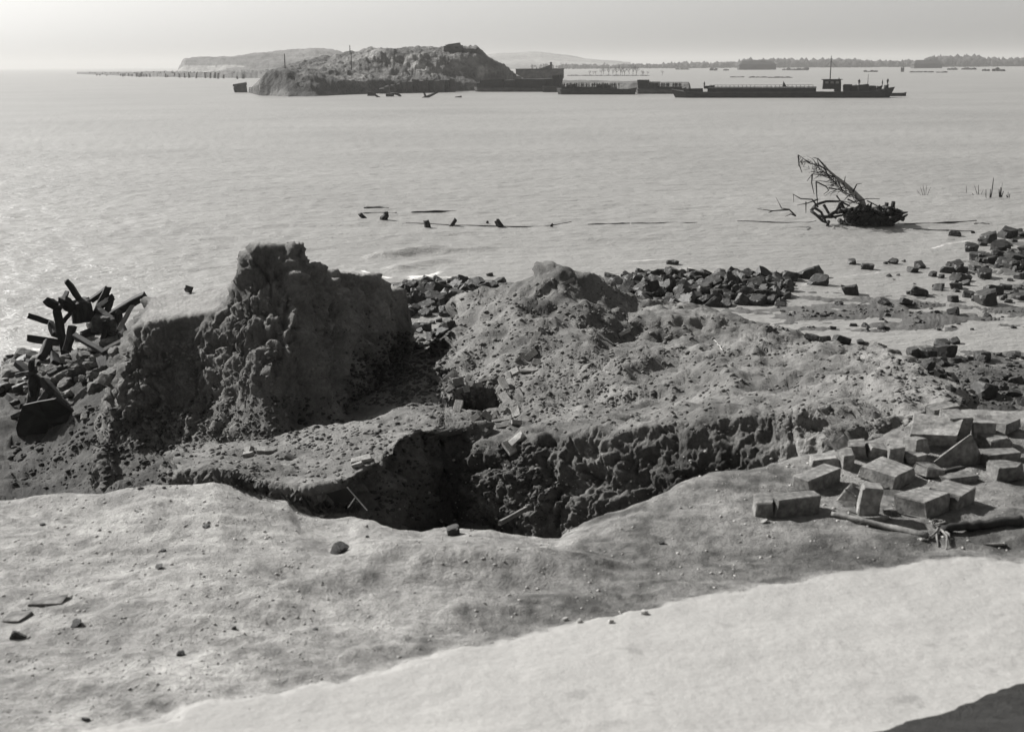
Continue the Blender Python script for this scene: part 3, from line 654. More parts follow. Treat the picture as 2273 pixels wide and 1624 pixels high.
def beam(name, a, b, w, h, mat, label, cat, group=None, roll=0.0, parent=None):
    R, L = frame_of(np.array(a), np.array(b)); V, Fc = beam_mesh(L, w, h, random.randint(0, 9999))
    o = mesh_obj(name, V, Fc, mat, parent)
    Rz = Matrix.Rotation(roll, 3, 'Z'); o.matrix_world = Matrix.Translation(tuple(a)) @ (Matrix(R.tolist()) @ Rz).to_4x4()
    if label: tag(o, label, cat, group)
    return o
ZL = lambda x, y: (x/3.248*0.8153, (740+y/3.248)*0.8153)
BEAMS = [((740,300),(588,75),25.6,25.4,46,'thin dark post slanting up to the left, highest of the tangle'), ((680,350),(552,240),25.5,25.1,72,'short thick dark post jutting up left of the black stump'), ((575,720),(505,350),25.0,25.0,76,'stout dark post standing nearly upright on the left of the tangle'),
         ((520,625),(248,588),25.0,24.9,66,'dark beam lying flat and pointing left over the water'), ((800,255),(955,145),25.8,25.9,52,'dark beam rising to the right from the black stump'), ((840,400),(955,135),25.6,25.8,58,'curved dark timber beside the beam rising right'),
         ((940,370),(988,212),25.5,25.7,56,'short ragged dark post between stump and mound'), ((960,395),(1285,210),25.4,25.2,76,'long thick dark beam pointing up right against the mound'), ((660,560),(925,720),24.2,23.6,46,'thin dark bar sloping down right across the rubble'),
         ((560,1190),(380,960),22.6,23.2,78,'dark timber leaning left above the crumpled steel sheet'), ((380,1000),(150,805),23.2,23.6,70,'long dark timber pointing up left at the left edge'), ((265,1210),(325,960),23.2,23.3,78,'dark upright timber propping the crossed pair'),
         ((650,1070),(865,865),23.8,24.4,78,'grey slab-like beam lying along the rubble slope'), ((200,1190),(80,1095),23.6,24.0,60,'stub of dark timber leaving the picture on the left'), ((560,440),(620,370),25.4,25.2,40,'short dark stick behind the upright post'), ((330,1200),(110,1290),22.6,22.8,56,'dark bar running down left to the picture edge'), ((480,1120),(700,1290),22.2,22.0,44,'dark bar along the upper edge of the steel sheet'), ((720,560),(1000,470),25.2,25.3,54,'dark beam lying flat between stump and mound'), ((640,480),(590,700),24.7,24.5,60,'dark timber stub leaning beside the upright post'), ((900,760),(950,930),24.2,23.6,90,'black square opening timber against the foot of the mound'), ((420,640),(430,720),24.9,24.8,60,'dark stub under the flat beam on the left'), ((860,330),(990,420),25.5,25.2,50,'dark cross timber between the ragged post and the mound')]
for (a, b, Ya, Yb, w, lb) in BEAMS:
    wm = w/3.248*0.8153/F*Ya*1.03
    beam('timber_beam', A(*ZL(*a), Ya), A(*ZL(*b), Yb), wm, wm*random.uniform(0.8, 1), MAT_TIMBER, lb, 'beam', 'wrecked beams on the left', random.uniform(0, 0.5))
for (a, b, Ya, Yb, w, lb) in (((1050,515),(1180,280),24.9,25.2,40,'pale lit plank leaning against the long thick beam'), ((790,1205),(945,1075),22.8,23.2,40,'pale plank sloping up right beside the steel sheet'), ((915,690),(1090,600),24.0,24.2,34,'pale curved plank at the foot of the mound'), ((780,1300),(890,1345),22.2,22.3,24,'thin pale strip at the right tip of the steel sheet')):
    wm = w/3.248*0.8153/F*Ya
    beam('plank', A(*ZL(*a), Ya), A(*ZL(*b), Yb), wm, wm*0.35, MAT_PALE_WOOD, lb, 'plank', None, 0.6)
r_ = random.Random(21)
for k in range(24):
    x = r_.uniform(380, 1050); y = r_.uniform(260, 640) if k < 14 else r_.uniform(620, 1150); Yq = 25.3 if k < 14 else 24.2-(y-620)*0.003; a = r_.uniform(0, 3.14); L = r_.uniform(60, 190)
    if k >= 14: x = r_.uniform(60, 620)
    q0 = A(*ZL(x, y+L*0.3), Yq+r_.uniform(-.3, .3)); q1 = A(*ZL(x+L*math.cos(a), y+L*0.3-L*abs(math.sin(a))), Yq+r_.uniform(-.5, .5)); w = r_.uniform(0.08, 0.17)
    beam('timber_beam', q0, q1, w, w*r_.uniform(.5, 1), MAT_TIMBER, ('short' if L < 110 else 'longer')+' dark timber tangled '+('around the black stump' if k < 14 else 'among the rubble near the left edge')+(', leaning right' if a < 1.3 else ', leaning left' if a > 1.8 else ', upright'), 'beam', 'tangled timbers on the left', r_.uniform(0, 1))
# crumpled steel sheet and the black stump
def sheet():
    out = [(480,1125),(640,1235),(780,1300),(885,1352),(760,1420),(600,1470),(400,1500),(170,1510),(140,1380),(200,1180),(330,1150)]
    c = A(*ZL(430, 1330), 21.95); pts = [A(*ZL(x, y), 21.9+0.05*math.sin(k*1.7)+0.0016*(y-1300)) for k, (x, y) in enumerate(out)]
    mid = [A(*ZL(430+0.5*(x-430), 1330+0.5*(y-1330)), 21.92+0.04*math.sin(k*2.3)+0.0008*(y-1300)) for k, (x, y) in enumerate(out)]
    n = len(out); V = pts+mid+[c]; Fc = []
    for k in range(n): Fc += [(k, (k+1) % n, n+(k+1) % n, n+k), (n+k, n+(k+1) % n, 2*n)]
    back = [p+np.array([0.02, 0.06, 0.01]) for p in V]; m = len(V)
    Fc2 = [tuple(i+m for i in reversed(f)) for f in Fc]+[(k, m+k, m+(k+1) % n, (k+1) % n) for k in range(n)]
    o = mesh_obj('steel_sheet', V+back, Fc+Fc2, MAT_STEEL); tag(o, 'crumpled black steel sheet lying at the lower left edge', 'steel sheet')
sheet()
p = A(*ZL(735, 430), 25.5); put('stump', rock_mesh('stump', 555, MAT_TIMBER, (0.72, 0.7, 0.95), sub=3), p+np.array([0, 0, 0.2]), 0.62, (0.1, 0.05, 0.4), 'black stump-like lump at the centre of the tangled beams', 'stump')
p = A(*ZL(930, 450), 25.3); put('stump', rock_mesh('stump', 556, MAT_ROCK, (1.25, 0.8, 0.7), sub=3), p+np.array([0, 0, 0.0]), 0.55, (0.1, 0.15, 0.1), 'dark rounded lump between the black stump and the mound', 'stump')

# ------------------------------------------------------------------ dressed blocks in the right foreground
def block_mesh(seed, L, W, T, bev=0.012, rough=0.006):
    r = np.random.default_rng(seed); bm = bmesh.new(); bmesh.ops.create_cube(bm, size=1.0)
    for v in bm.verts: v.co = Vector((v.co.x*L, v.co.y*W, v.co.z*T))+Vector(r.normal(size=3)*rough)
    for _ in range(int(r.integers(0, 3))):                 # broken corners
        c = Vector((L/2*r.choice((-1, 1)), W/2*r.choice((-1, 1)), T/2*r.choice((-1, 1, 1)))); nn = Vector((c.x/L, c.y/W, c.z/T))+Vector(r.normal(size=3)*0.15); nn.normalize()
        g = bmesh.ops.bisect_plane(bm, geom=list(bm.verts)+list(bm.edges)+list(bm.faces), plane_co=c*float(r.uniform(0.72, 0.9)), plane_no=nn, clear_outer=True)
        bmesh.ops.holes_fill(bm, edges=[e for e in bm.edges if e.is_boundary], sides=0)
    bmesh.ops.bevel(bm, geom=list(bm.edges), offset=min(bev, T*0.2), segments=2, profile=0.6, affect='EDGES')
    for v in bm.verts: v.co += Vector(r.normal(size=3)*rough*0.25)
    me = bpy.data.meshes.new('block'); bm.to_mesh(me); bm.free(); return me
Z4 = lambda x, y: ((1950+x/2.712)*0.8153, (1080+y/2.712)*0.8153)
def block(x, y, L, W, T, yaw, label, mat=None, lean=(0, 0), lift=0.0, name='stone_block', cat='stone block', group='dressed blocks in the right foreground'):
    """block resting on the ground, its base centred under crop point (x, y)"""
    T = T*1.08 if T > 0.06 else T
    p, n = hit(*Z4(x, y)); me = block_mesh(random.randint(0, 99999), L, W, T, 0.010, 0.011); me.materials.append(mat or MAT_BLOCK)
    q = Vector((0, 0, 1)).rotation_difference((Vector((0, 0, 1))*2+n).normalized())
    lean = (lean[0]+random.gauss(0, 4), lean[1]+random.gauss(0, 4)); yaw += random.gauss(0, 4)
    R = q @ Matrix.Rotation(math.radians(yaw), 3, 'Z').to_quaternion() @ Quaternion((1, 0, 0), math.radians(lean[0])) @ Quaternion((0, 1, 0), math.radians(lean[1]))
    o = bpy.data.objects.new(name, me); COL.objects.link(o); o.rotation_mode = 'QUATERNION'; o.rotation_quaternion = R
    ext = abs(math.sin(math.radians(lean[0])))*W/2+abs(math.sin(math.radians(lean[1])))*L/2
    o.location = p+Vector((0, 0, T/2*math.cos(math.radians(lean[0]))+ext*0.85-0.012+lift)); return tag(o, label, cat, group)
block(338, 850, 0.135, 0.17, 0.115, 4, 'small end block of the pair lying nearest the sand on the left')
block(572, 850, 0.335, 0.17, 0.125, 6, 'longer block of the pair lying nearest the sand on the left')
block(735, 650, 0.36, 0.17, 0.105, 44, 'oblong block set cornerwise behind the pair on the left')
block(800, 505, 0.21, 0.16, 0.085, -4, 'low grey block behind the cornerwise oblong block')
block(950, 515, 0.12, 0.16, 0.12, 2, 'dark-faced short block touching the low grey block')
block(1265, 610, 0.30, 0.27, 0.09, 38, 'broad flat block with pale top in the middle of the heap')
block(1130, 865, 0.125, 0.13, 0.21, -8, 'short square post of stone standing upright in front')
block(1520, 850, 0.27, 0.235, 0.125, 36, 'left of two big blocks side by side in front')
block(1735, 800, 0.25, 0.235, 0.135, 36, 'right of two big blocks side by side in front')
block(1610, 360, 0.36, 0.27, 0.11, -30, 'large grey slab tilted down to the right in the heap', lean=(16, 14), lift=0.02)
block(1740, 320, 0.20, 0.22, 0.19, 3, 'dark-faced block with pale top behind the leaning wedge', lift=0.03)
block(1655, 150, 0.22, 0.15, 0.10, -3, 'pale block at the back of the heap before the shore')
block(2050, 385, 0.20, 0.20, 0.12, 20, 'grey block right of the leaning wedge')
block(2080, 470, 0.30, 0.16, 0.085, 8, 'pale-topped block at the right edge above the pole')
block(2130, 600, 0.22, 0.16, 0.11, 6, 'dark block at the right edge under the pole')
block(935, 425, 0.17, 0.15, 0.035, 30, 'thin pale slab leaning at the back left of the heap', lean=(32, 0), lift=0.03)
block(1035, 435, 0.13, 0.13, 0.10, -3, 'small grey cube right of the thin leaning slab', lean=(10, 0))
block(1180, 455, 0.16, 0.14, 0.11, 0, 'dark block between the two small grey cubes')
block(1320, 465, 0.125, 0.13, 0.115, -12, 'small cube with pale top left of the tilted slab')
block(1450, 475, 0.15, 0.12, 0.07, 12, 'small flat pale stone in front of the tilted slab')
block(1570, 565, 0.20, 0.14, 0.06, 24, 'flat pale stone under the bent pole')
block(1470, 425, 0.16, 0.16, 0.13, 30, 'dark-sided block at the left foot of the tilted slab')
block(1790, 625, 0.29, 0.11, 0.05, 14, 'narrow flat board-like stone behind the two big blocks')
block(985, 800, 0.12, 0.10, 0.09, -30, 'small dark stone leaning at the left of the upright post', lean=(0, 25))
block(1260, 850, 0.10, 0.09, 0.055, 20, 'small rounded stone between upright post and big blocks')
block(2150, 260, 0.26, 0.12, 0.09, 40, 'grey block leaving the picture at the upper right', lift=0.02)
block(1960, 330, 0.16, 0.14, 0.15, -14, 'dark block right behind the leaning wedge', lift=0.0)
# leaning wedge
def wedge():
    b0 = Vector(hit(*Z4(1570, 498))[0]); b1 = Vector(hit(*Z4(1850, 506))[0]); d = (b1-b0); d.z = 0; L = d.length
    ap = b1+Vector((0, 0.0, 0.26)); back = Vector((0.015, 0.05, 0)); r = Vector((0.17, 0.05, -0.01))
    V = [b0, b1, ap, b0+back, b1+back+r, ap+Vector((0.02, 0.04, -0.005)), b1+Vector((0.015, 0, 0)), ap+Vector((0.02, 0.0, 0))]
    V = [v+Vector((0, 0, -0.012)) for v in V]
    Fc = [(0, 1, 2), (1, 6, 7, 2), (6, 4, 7), (4, 5, 7), (2, 7, 5), (0, 2, 5, 3), (3, 5, 4), (0, 3, 4, 6, 1)]
    o = mesh_obj('stone_wedge', V, Fc, MAT_BLOCK); tag(o, 'triangular slab of stone standing on edge in the right heap', 'stone block', 'dressed blocks in the right foreground')
wedge()
def ground_path(pts, lift):
    out = []
    for x, y in pts:
        p = hit(*Z4(x, y))[0]; out.append(np.array(p)+np.array([0, 0, lift]))
    return out
def resample(pts, n, wob):
    pts = np.array(pts); t = np.linspace(0, 1, len(pts)); q = np.linspace(0, 1, n)
    P_ = np.stack([np.interp(q, t, pts[:, k]) for k in range(3)], -1); return [p+rng.normal(size=3)*wob for p in P_]
def pole(name, pts, r0_, r1_, mat, label, cat, wob=0.004, n=14):
    q = resample(pts, n, wob); rad = np.linspace(r0_, r1_, n)*(1+rng.normal(size=n)*0.06)
    m = MB().tube(q, list(rad), 8); o = m.build(name, mat, smooth=True); return tag(o, label, cat) if label else o
def lifted(x, y, Y): return A(*Z4(x, y), Y)
pole('bent_pole', [lifted(1050, 660, 8.25), lifted(1250, 690, 8.2), lifted(1470, 632, 8.35), lifted(1660, 560, 8.5), lifted(1860, 520, 8.6), lifted(2010, 530, 8.6), lifted(2200, 575, 8.6)], 0.013, 0.028, MAT_BRANCH, 'long bent pole lying over the blocks in the right foreground', 'pole')
pole('straight_pole', ground_path([(850, 880), (1060, 930), (1300, 985), (1560, 1045)], 0.018), 0.018, 0.024, MAT_PALE_WOOD, 'straight pale pole lying on the sand in front of the blocks', 'pole', 0.002)
pole('charred_log', ground_path([(1665, 1010), (1850, 990), (2010, 970), (2250, 945)], 0.035), 0.030, 0.036, MAT_TIMBER, 'thick dark log on the sand at the right edge', 'log', 0.005)
def rope():
    root = None; m = MB(); c = np.array(hit(*Z4(1640, 990))[0])+np.array([0, 0, 0.03])
    for k in range(4):
        a = [c+np.array([0.033*math.cos(t)+0.010*k-0.015, 0.028*math.sin(t), 0.02+0.02*math.sin(t+k)]) for t in np.linspace(0, 6.28, 12)]; m.tube(a, 0.006, 6)
    for e in ((1700, 1130), (1640, 1110), (1560, 1060), (1730, 1100)):
        d = np.array(hit(*Z4(*e))[0])+np.array([0, 0, 0.006]); mid = (c+d)/2+np.array([random.uniform(-0.03, 0.03), 0, 0.012])
        m.tube([c, mid, d], [0.009, 0.008, 0.005], 6)
    tag(m.build('rope_knot', MAT_ROPE, smooth=True), 'frayed rope knotted where the pole and the dark log meet', 'rope')
rope()
for x, y, L, yaw, lb in ((1010, 868, 0.07, 10, 'white chip of stone left of the upright post'), (1170, 905, 0.15, -4, 'white splinter lying in front of the upright post'), (2040, 1090, 0.13, -30, 'pale splinter on the sand at the right edge'), (868, 885, 0.05, 0, 'small white chip at the left tip of the straight pole'), (1530, 1055, 0.04, 0, 'small white chip under the rope ends'), (340, 920, 0.06, 5, 'small pale chip in front of the pair of blocks')):
    block(x, y, L, 0.035, 0.018, yaw, lb, MAT_PALE_WOOD, name='chip', cat='chip', group='pale chips on the sand')

# ------------------------------------------------------------------ bricks strewn on the slopes
BM = [block_mesh(700+k, 1.0, 0.5, 0.3, 0.03, 0.02) for k in range(5)]
for me in BM: me.materials.append(MAT_BRICK)
def lay_brick(px, py, ang, L, W, label, group, T=0.065, name='brick', cat='brick', mix=0.55):
    p, n = hit(px, py); v = (Vector((0, 0, CAMZ))-p); dist = v.length; v.normalize()
    nn = (n*(1-mix)+v*mix).normalized(); a = math.radians(ang)
    t = Vector(rt*math.cos(a)+up*math.sin(a)); t = (t-nn*t.dot(nn)).normalized(); w = nn.cross(t)
    Ls = max(L/F*dist, 0.05)*1.15; Ws = max(W/F*dist, 0.03)*1.15
    o = bpy.data.objects.new(name, random.choice(BM)); COL.objects.link(o)
    T = min(T, Ls*0.5); R = Matrix((t, w, nn)).transposed().to_4x4()
    o.matrix_world = Matrix.Translation(p+nn*T*0.5) @ R @ Matrix.Diagonal((Ls, Ws*2.0, T/0.3, 1))
    return tag(o, label, cat, group)
Z5 = lambda x, y: ((1100+x/3.248)*0.8153, (980+y/3.248)*0.8153)
Z1 = lambda x, y: ((1100+x/3.247)*0.8153, (680+y/3.247)*0.8153)
Z6 = lambda x, y: ((400+x/2.273)*0.8153, (1150+y/2.273)*0.8153)
k5 = 0.8153/3.248; k6 = 0.8153/2.273
HOLE_TOP = [(425,140,35,130,55),(475,190,10,90,60),(570,175,70,60,35),(595,225,5,65,50),(665,225,10,55,40),(550,262,15,50,50),(497,300,-70,110,65),(720,185,15,110,25),(400,265,30,100,40)]
HOLE_LEFT = [(470,450,80,170,70)]
HOLE_RIGHT = [(960,125,20,130,50),(1110,105,-5,150,20),(885,220,-65,120,55),(900,350,-60,120,60),(1015,360,-60,90,50),(1040,310,-55,110,35),(940,150,-70,70,30)]
HOLE_LOW = [(670,495,-60,60,35),(730,500,-45,80,50),(830,485,-60,60,35),(625,520,40,70,45),(920,475,-40,80,40),(995,470,-70,90,65),(860,550,15,140,25),(990,562,0,80,35),(870,595,10,110,25),(800,510,20,50,25)]
for lst, lb in ((HOLE_TOP, 'brick along the upper rim of the dark hole'), (HOLE_RIGHT, 'brick on the right side of the dark hole'), (HOLE_LOW, 'brick in the row along the lower lip of the dark hole')):
    for i_, (x, y, a, L, W) in enumerate(sorted(lst)): lay_brick(*Z5(x, y), a, L*k5, W*k5, ('first', 'second', 'third', 'fourth', 'fifth', 'sixth', 'seventh', 'eighth', 'ninth', 'tenth')[i_]+' '+lb.replace('brick', 'brick from the left', 1), lb.replace('brick', 'bricks', 1))
lay_brick(*Z5(470, 450), 80, 170*k5, 60*k5, 'long upright brick on the left side of the dark hole', None)
lay_brick(*Z5(1010, 710), 40, 130*k5, 55*k5, 'upper brick of the crossed pair below the dark hole', None)
lay_brick(*Z5(930, 780), -60, 115*k5, 65*k5, 'lower brick of the crossed pair below the dark hole', None)
lay_brick(*Z5(1775, 540), 0, 60*k5, 50*k5, 'single dark brick on the terrace right of the hole', None)
for x, y, a, L, W, lb in ((1165,790,75,115,48,'upright brick standing in a cleft of the right mound'), (1197,735,80,80,25,'thin brick behind the upright one in the cleft'), (1115,935,40,120,50,'brick lying aslant below the cleft of the right mound'), (1020,960,45,100,20,'narrow brick left of the slanting one below the cleft'), (1170,1005,-15,60,50,'pale broken brick below the slanting pair'),
                          (1840,1045,80,80,50,'upright pale brick alone on the slope right of the hole'), (1842,990,85,40,30,'small piece on top of the lone upright brick'), (1950,505,-80,62,50,'pale brick stuck near the crest of the right mound'), (160,915,10,120,15,'thin flat brick on the slope near the bright pool'), (1945,735,30,100,28,'flat brick in the hollow behind the mound crest'), (1440,295,30,130,22,'narrow slab near the top of the right mound')):
    lay_brick(*Z1(x, y), a, L*k5, W*k5, lb, None)
for x, y, a, L, W, lb in ((640,178,-10,100,32,'left brick of the group on the clay slab'), (718,185,-5,56,38,'middle brick of the group on the clay slab'), (770,190,0,62,36,'dark right brick of the group on the clay slab'), (632,212,-5,56,28,'small brick in front of the group on the slab'), (1330,245,25,105,38,'brick at the right front edge of the clay slab'), (1312,277,0,62,18,'thin brick below the one at the slab edge'), (885,232,-10,64,34,'dark broken brick in the middle of the clay slab')):
    lay_brick(*Z6(x, y), a, L*k6, W*k6, lb, None, mix=0.25)
scatter(26, [(850, 850), (1060, 800), (1150, 860), (1150, 960), (1000, 960), (880, 900)], (6, 16), 'brick fragment in the loose earth around the dark hole', 'brick fragments around the hole', RUBB, 0.1, 'brick_fragment', 'brick')
def stick(px0, py0, px1, py1, r, mat, label, cat='stick', lift=0.03):
    a = np.array(hit(px0, py0)[0])+np.array([0, 0, lift]); b = np.array(hit(px1, py1)[0])+np.array([0, 0, lift])
    pole(cat.replace(' ', '_'), [a, (a+b)/2, b], r, r*0.8, mat, label, cat, 0.006, 8)
p0 = A(*Z5(845, 1440), 11.6); p1 = A(*Z5(1080, 1312), 12.6); beam('plank', p0, p1, 0.035, 0.05, MAT_PALE_WOOD, 'pale plank lying in the pit behind the foreground edge', 'plank')
stick(*Z1(1705, 740), *Z1(1870, 860), 0.02, MAT_BRANCH, 'thin bent rod lying on the right mound by the hollow', 'rod')
stick(*((1600+1120/3.247)*0.8153, (680+815/3.247)*0.8153), *((1600+1200/3.247)*0.8153, (680+905/3.247)*0.8153), 0.012, MAT_PALE_WOOD, 'thin pale stick on the slope of the right mound', 'stick')
# leaning board with a prop, in the pit under the slab
def board():
    root = empty('leaning_board', A(*Z6(1200, 500), 11.0)); o0 = np.array(root.location)
    q = [A(*Z6(x, y), Y)-o0 for x, y, Y in ((1110, 440, 11.15), (1245, 400, 11.15), (1300, 480, 11.22), (1170, 505, 11.22))]
    MB().prism(q, (0.02, 0.03, -0.01)).build('panel', MAT_STEEL, root)
    MB().tube([A(*Z6(1240, 400), 11.12)-o0, A(*Z6(1365, 545), 10.8)-o0], 0.008, 6).build('prop', MAT_BRANCH, root)
    MB().tube([A(*Z6(1290, 465), 11.0)-o0, A(*Z6(1245, 530), 10.7)-o0], 0.010, 6).build('prop', MAT_BRANCH, root)
    tag(root, 'grey board with two sticks leaning in the pit under the slab', 'board')
board()
stone_at(752, 1224, 33, 'dark lump of stone lying alone on the pale foreground sand', sink=0.2, lib=ROCKS)
stone_at(1008, 1186, 34, 'low dark clod near the foreground edge above the pit', sink=0.12, lib=ROCKS)
for x, y, w, lb in ((815, 1192, 9, 'tiny dark stone right of the lone dark lump'), (458, 1169, 12, 'small dark stone on the sand near the left rim'), (362, 1223, 11, 'small stone by a dark streak on the left sand'), (354, 1260, 18, 'flat dark chip on the left sand'), (520, 1395, 14, 'dark pebble below the bank in the foreground'), (400, 1452, 17, 'dark stone low in the left foreground'), (170, 1387, 22, 'flat dark stone near the pale slabs on the left'), (700, 1397, 10, 'small dark pebble in the middle foreground'), (1470, 1206, 12, 'small dark stone in the middle right sand'), (95, 1165, 12, 'small stone near the left rim of the sand'), (190, 1598, 16, 'dark stone in the bottom left corner')):
    stone_at(x, y, w, lb, sink=0.22)
for x, y, w, lb in ((1255, 1376, 12, 'white pebble at the edge of the track, first from the left'), (1286, 1381, 13, 'white pebble at the edge of the track, second from the left'), (1357, 1381, 12, 'white pebble at the edge of the track, third from the left'), (1431, 1362, 15, 'largest white pebble at the edge of the track')):
    stone_at(x, y, w, lb, lib=[rock_mesh('pebble', 900+int(x), mat_plain('white_pebble', 0.7, 8, 0.2, 0.8, 0.2, 0.005), (1, 0.8, 0.7), sub=2)], sink=0.05, name='pebble', cat='pebble')
ZB = lambda x, y: (x/1.894*0.8153, (1300+y/1.894)*0.8153)
def slab_at(px, py, L, W, T, yaw, label, lean=0):
    p, n = hit(px, py); me = block_mesh(random.randint(0, 9999), L, W, T, 0.008, 0.008); me.materials.append(MAT_BLOCK)
    o = bpy.data.objects.new('stone_slab', me); COL.objects.link(o); o.location = p+Vector((0, 0, T*0.12+abs(math.sin(math.radians(lean)))*L*0.4)); o.rotation_euler = (0, math.radians(lean), math.radians(yaw)); tag(o, label, 'slab')
slab_at(*ZB(240, 640), 0.19, 0.10, 0.025, 8, 'pale flat slab half sunk in the sand at the lower left')
slab_at(*ZB(90, 725), 0.13, 0.12, 0.03, -14, 'pale tilted slab against the left edge of the picture', -4)
stone_at(*ZB(95, 820), 30, 'dark flat stone below the tilted slab at the left edge', sink=0.3)

# ------------------------------------------------------------------ weeds and loose clods
def weeds(region, n, label):
    root = None; m = MB(); o0 = np.array(hit(*Z6(*region[0]))[0])
    for _ in range(n):
        t = random.random(); k = min(int(t*(len(region)-1)), len(region)-2); f = t*(len(region)-1)-k
        x = region[k][0]+(region[k+1][0]-region[k][0])*f+random.gauss(0, 22); y = region[k][1]+(region[k+1][1]-region[k][1])*f+random.gauss(0, 12)
        p = np.array(hit(*Z6(x, y))[0]); h = random.uniform(0.03, 0.11)
        for _ in range(4):
            a = random.uniform(0, 6.28); d = np.array([math.cos(a), math.sin(a), 0]); s = np.array([-d[1], d[0], 0])*h*random.uniform(0.15, 0.3)
            tip = p+d*h*random.uniform(0.4, 1.0)+np.array([0, 0, h]); mid = p+d*h*0.4+np.array([0, 0, h*0.6])
            m.add([p, mid-s, tip, mid+s], [(0, 1, 2, 3)])
    o = m.build('weeds', MAT_LEAF, origin=o0); tag(o, label, 'weeds', kind='stuff')
weeds([(880, 470), (960, 520), (1080, 545), (1180, 560), (1290, 545)], 230, 'low leafy weeds along the foreground edge under the slab')
weeds([(470, 360), (560, 385), (660, 420), (760, 450)], 130, 'sparse weeds along the hummock left of the slab')
def clods(n, regions, smin, smax, mat, name, label, tone_sink=0.25):
    V0, F0 = ICO1, np.array(ICOF1); vs = []; fs = []; k = 0
    while k < n:
        px0, px1, py0, py1 = random.choice(regions); p, nn = hit(random.uniform(px0, px1), random.uniform(py0, py1))
        if p.z < 0.05 or (p.y < 9 and p.y < line_at(PATH, p.x/p.y)+0.12 and random.random() < 0.97): k += 1; continue
        d = (p-Vector((0, 0, CAMZ))).length; s = (smin+(smax-smin)*random.random()**3)/F*d*0.5
        q = V0*rng.uniform(0.8, 1.2, size=(len(V0), 1))*np.array([random.uniform(0.8, 1.4), random.uniform(0.7, 1.2), random.uniform(0.5, 0.8)])*s
        a = random.uniform(0, 6.28); R = np.array([[math.cos(a), -math.sin(a), 0], [math.sin(a), math.cos(a), 0], [0, 0, 1]])
        vs.append(q @ R.T+np.array(p)+np.array(nn)*s*(0.3-tone_sink)); fs.append(F0+len(V0)*(len(vs)-1)); k += 1
    o = big_mesh(name, np.concatenate(vs), np.concatenate(fs), mat, smooth=False, n=3); tag(o, label, kind='stuff')
MAT_CLOD = mat_plain('clay_clod', 0.10, 20, 0.5, 0.95, 0.4, 0.01); MAT_SANDCLOD = mat_plain('sand_clod', 0.48, 30, 0.5, 0.95, 0.4, 0.005)
clods(2600, [(20, 420, 980, 1085), (150, 420, 900, 1000), (420, 800, 880, 1000), (780, 900, 780, 900), (820, 1060, 940, 1150), (1050, 1250, 980, 1160)], 3, 15, MAT_CLOD, 'clods', 'loose dark clay clods at the foot of the left mound and in the pit')
clods(700, [(840, 1000, 735, 870), (860, 960, 760, 900)], 4, 18, MAT_CLOD, 'clods', 'dark clods strewn over the saddle between the mounds')
clods(1500, [(275, 500, 760, 980), (500, 880, 660, 980)], 3, 12, mat_plain('face_clod', 0.2, 20, 0.5, 0.95, 0.4, 0.01), 'clods', 'crumbling lumps clinging to the face of the left mound')
clods(5200, [(860, 1300, 780, 960), (1000, 1400, 620, 900), (1000, 1500, 640, 940), (1300, 2050, 700, 960), (1300, 2050, 760, 960), (420, 860, 950, 1070)], 2, 13, mat_plain('slope_clod', 0.27, 20, 0.5, 0.95, 0.4, 0.01), 'clods', 'loose crumbs of earth on the slab and the right mound')
clods(3200, [(0, 1200, 1090, 1600), (1000, 2240, 1000, 1380), (0, 700, 1100, 1600)], 1.5, 9, MAT_SANDCLOD, 'grit', 'grit and small lumps scattered over the foreground sand')
clods(1500, [(1700, 2060, 670, 735), (1980, 2260, 780, 900), (2060, 2273, 560, 700)], 3, 13, MAT_ROCK, 'gravel', 'dark gravel strewn over the mudbank and the right shore')

# ------------------------------------------------------------------ posts, cables and snags in the water
ZW = lambda x, y: ((900+x/2.273)*0.8153, (520+y/2.273)*0.8153)
for x, y, tx, ty, w, lb in ((205, 165, 180, 142, 22, 'stub of a post leaning left, leftmost in the water line'), (602, 228, 592, 183, 34, 'square post leaning left, first below the floating cable'), (745, 218, 775, 178, 26, 'square post leaning right in the middle of the water line'), (1055, 222, 1028, 182, 30, 'square post leaning left, furthest right of the leaning three'), (970, 199, 972, 190, 14, 'tiny post tip between the middle and right posts'), (1366, 220, 1374, 204, 14, 'small post tip under the end of the cable')):
    b = Z(*ZW(x, y), 0); Y = b[1]; t = A(*ZW(tx, ty), Y-0.1); wm = w/2.273*0.8153/F*Y
    d = t-b; beam('mooring_post', b-d*0.8, t, wm, wm*0.9, MAT_TIMBER, lb, 'post', 'posts standing in the sea', 0.4)
m = MB(); b = Z(*ZW(338, 178), 0); Y = b[1]
m.tube([b+np.array([-0.1, 0, -0.5]), A(*ZW(330, 165), Y), A(*ZW(345, 150), Y), A(*ZW(342, 128), Y)], [0.26, 0.22, 0.16, 0.12], 7); m.tube([A(*ZW(335, 160), Y), A(*ZW(358, 152), Y)], [0.12, 0.06], 6); m.tube([A(*ZW(335, 160), Y), A(*ZW(312, 158), Y)], [0.10, 0.05], 6)
tag(m.build('forked_post', MAT_TIMBER, origin=tuple(b)), 'forked knobbly post second from the left in the sea', 'post', 'posts standing in the sea')
def cable(pts, r, label, fn=ZW):
    q = [Z(*fn(x, y), 0.0)+np.array([0, 0, r*0.3]) for x, y in pts]
    n = 30; P_ = resample(q, n, 0.0); P_ = [p+np.array([0, 0, 0.012*math.sin(k*0.45)]) for k, p in enumerate(P_)]
    rad = [r*(0.5+0.5*math.sin(math.pi*k/(n-1))) for k in range(n)]
    tag(MB().tube(P_, rad, 6).build('floating_cable', MAT_TIMBER, smooth=True), label, 'cable', 'floating cables')
cable([(205, 106), (290, 104), (360, 108)], 0.07, 'short dark cable adrift, farthest and leftmost')
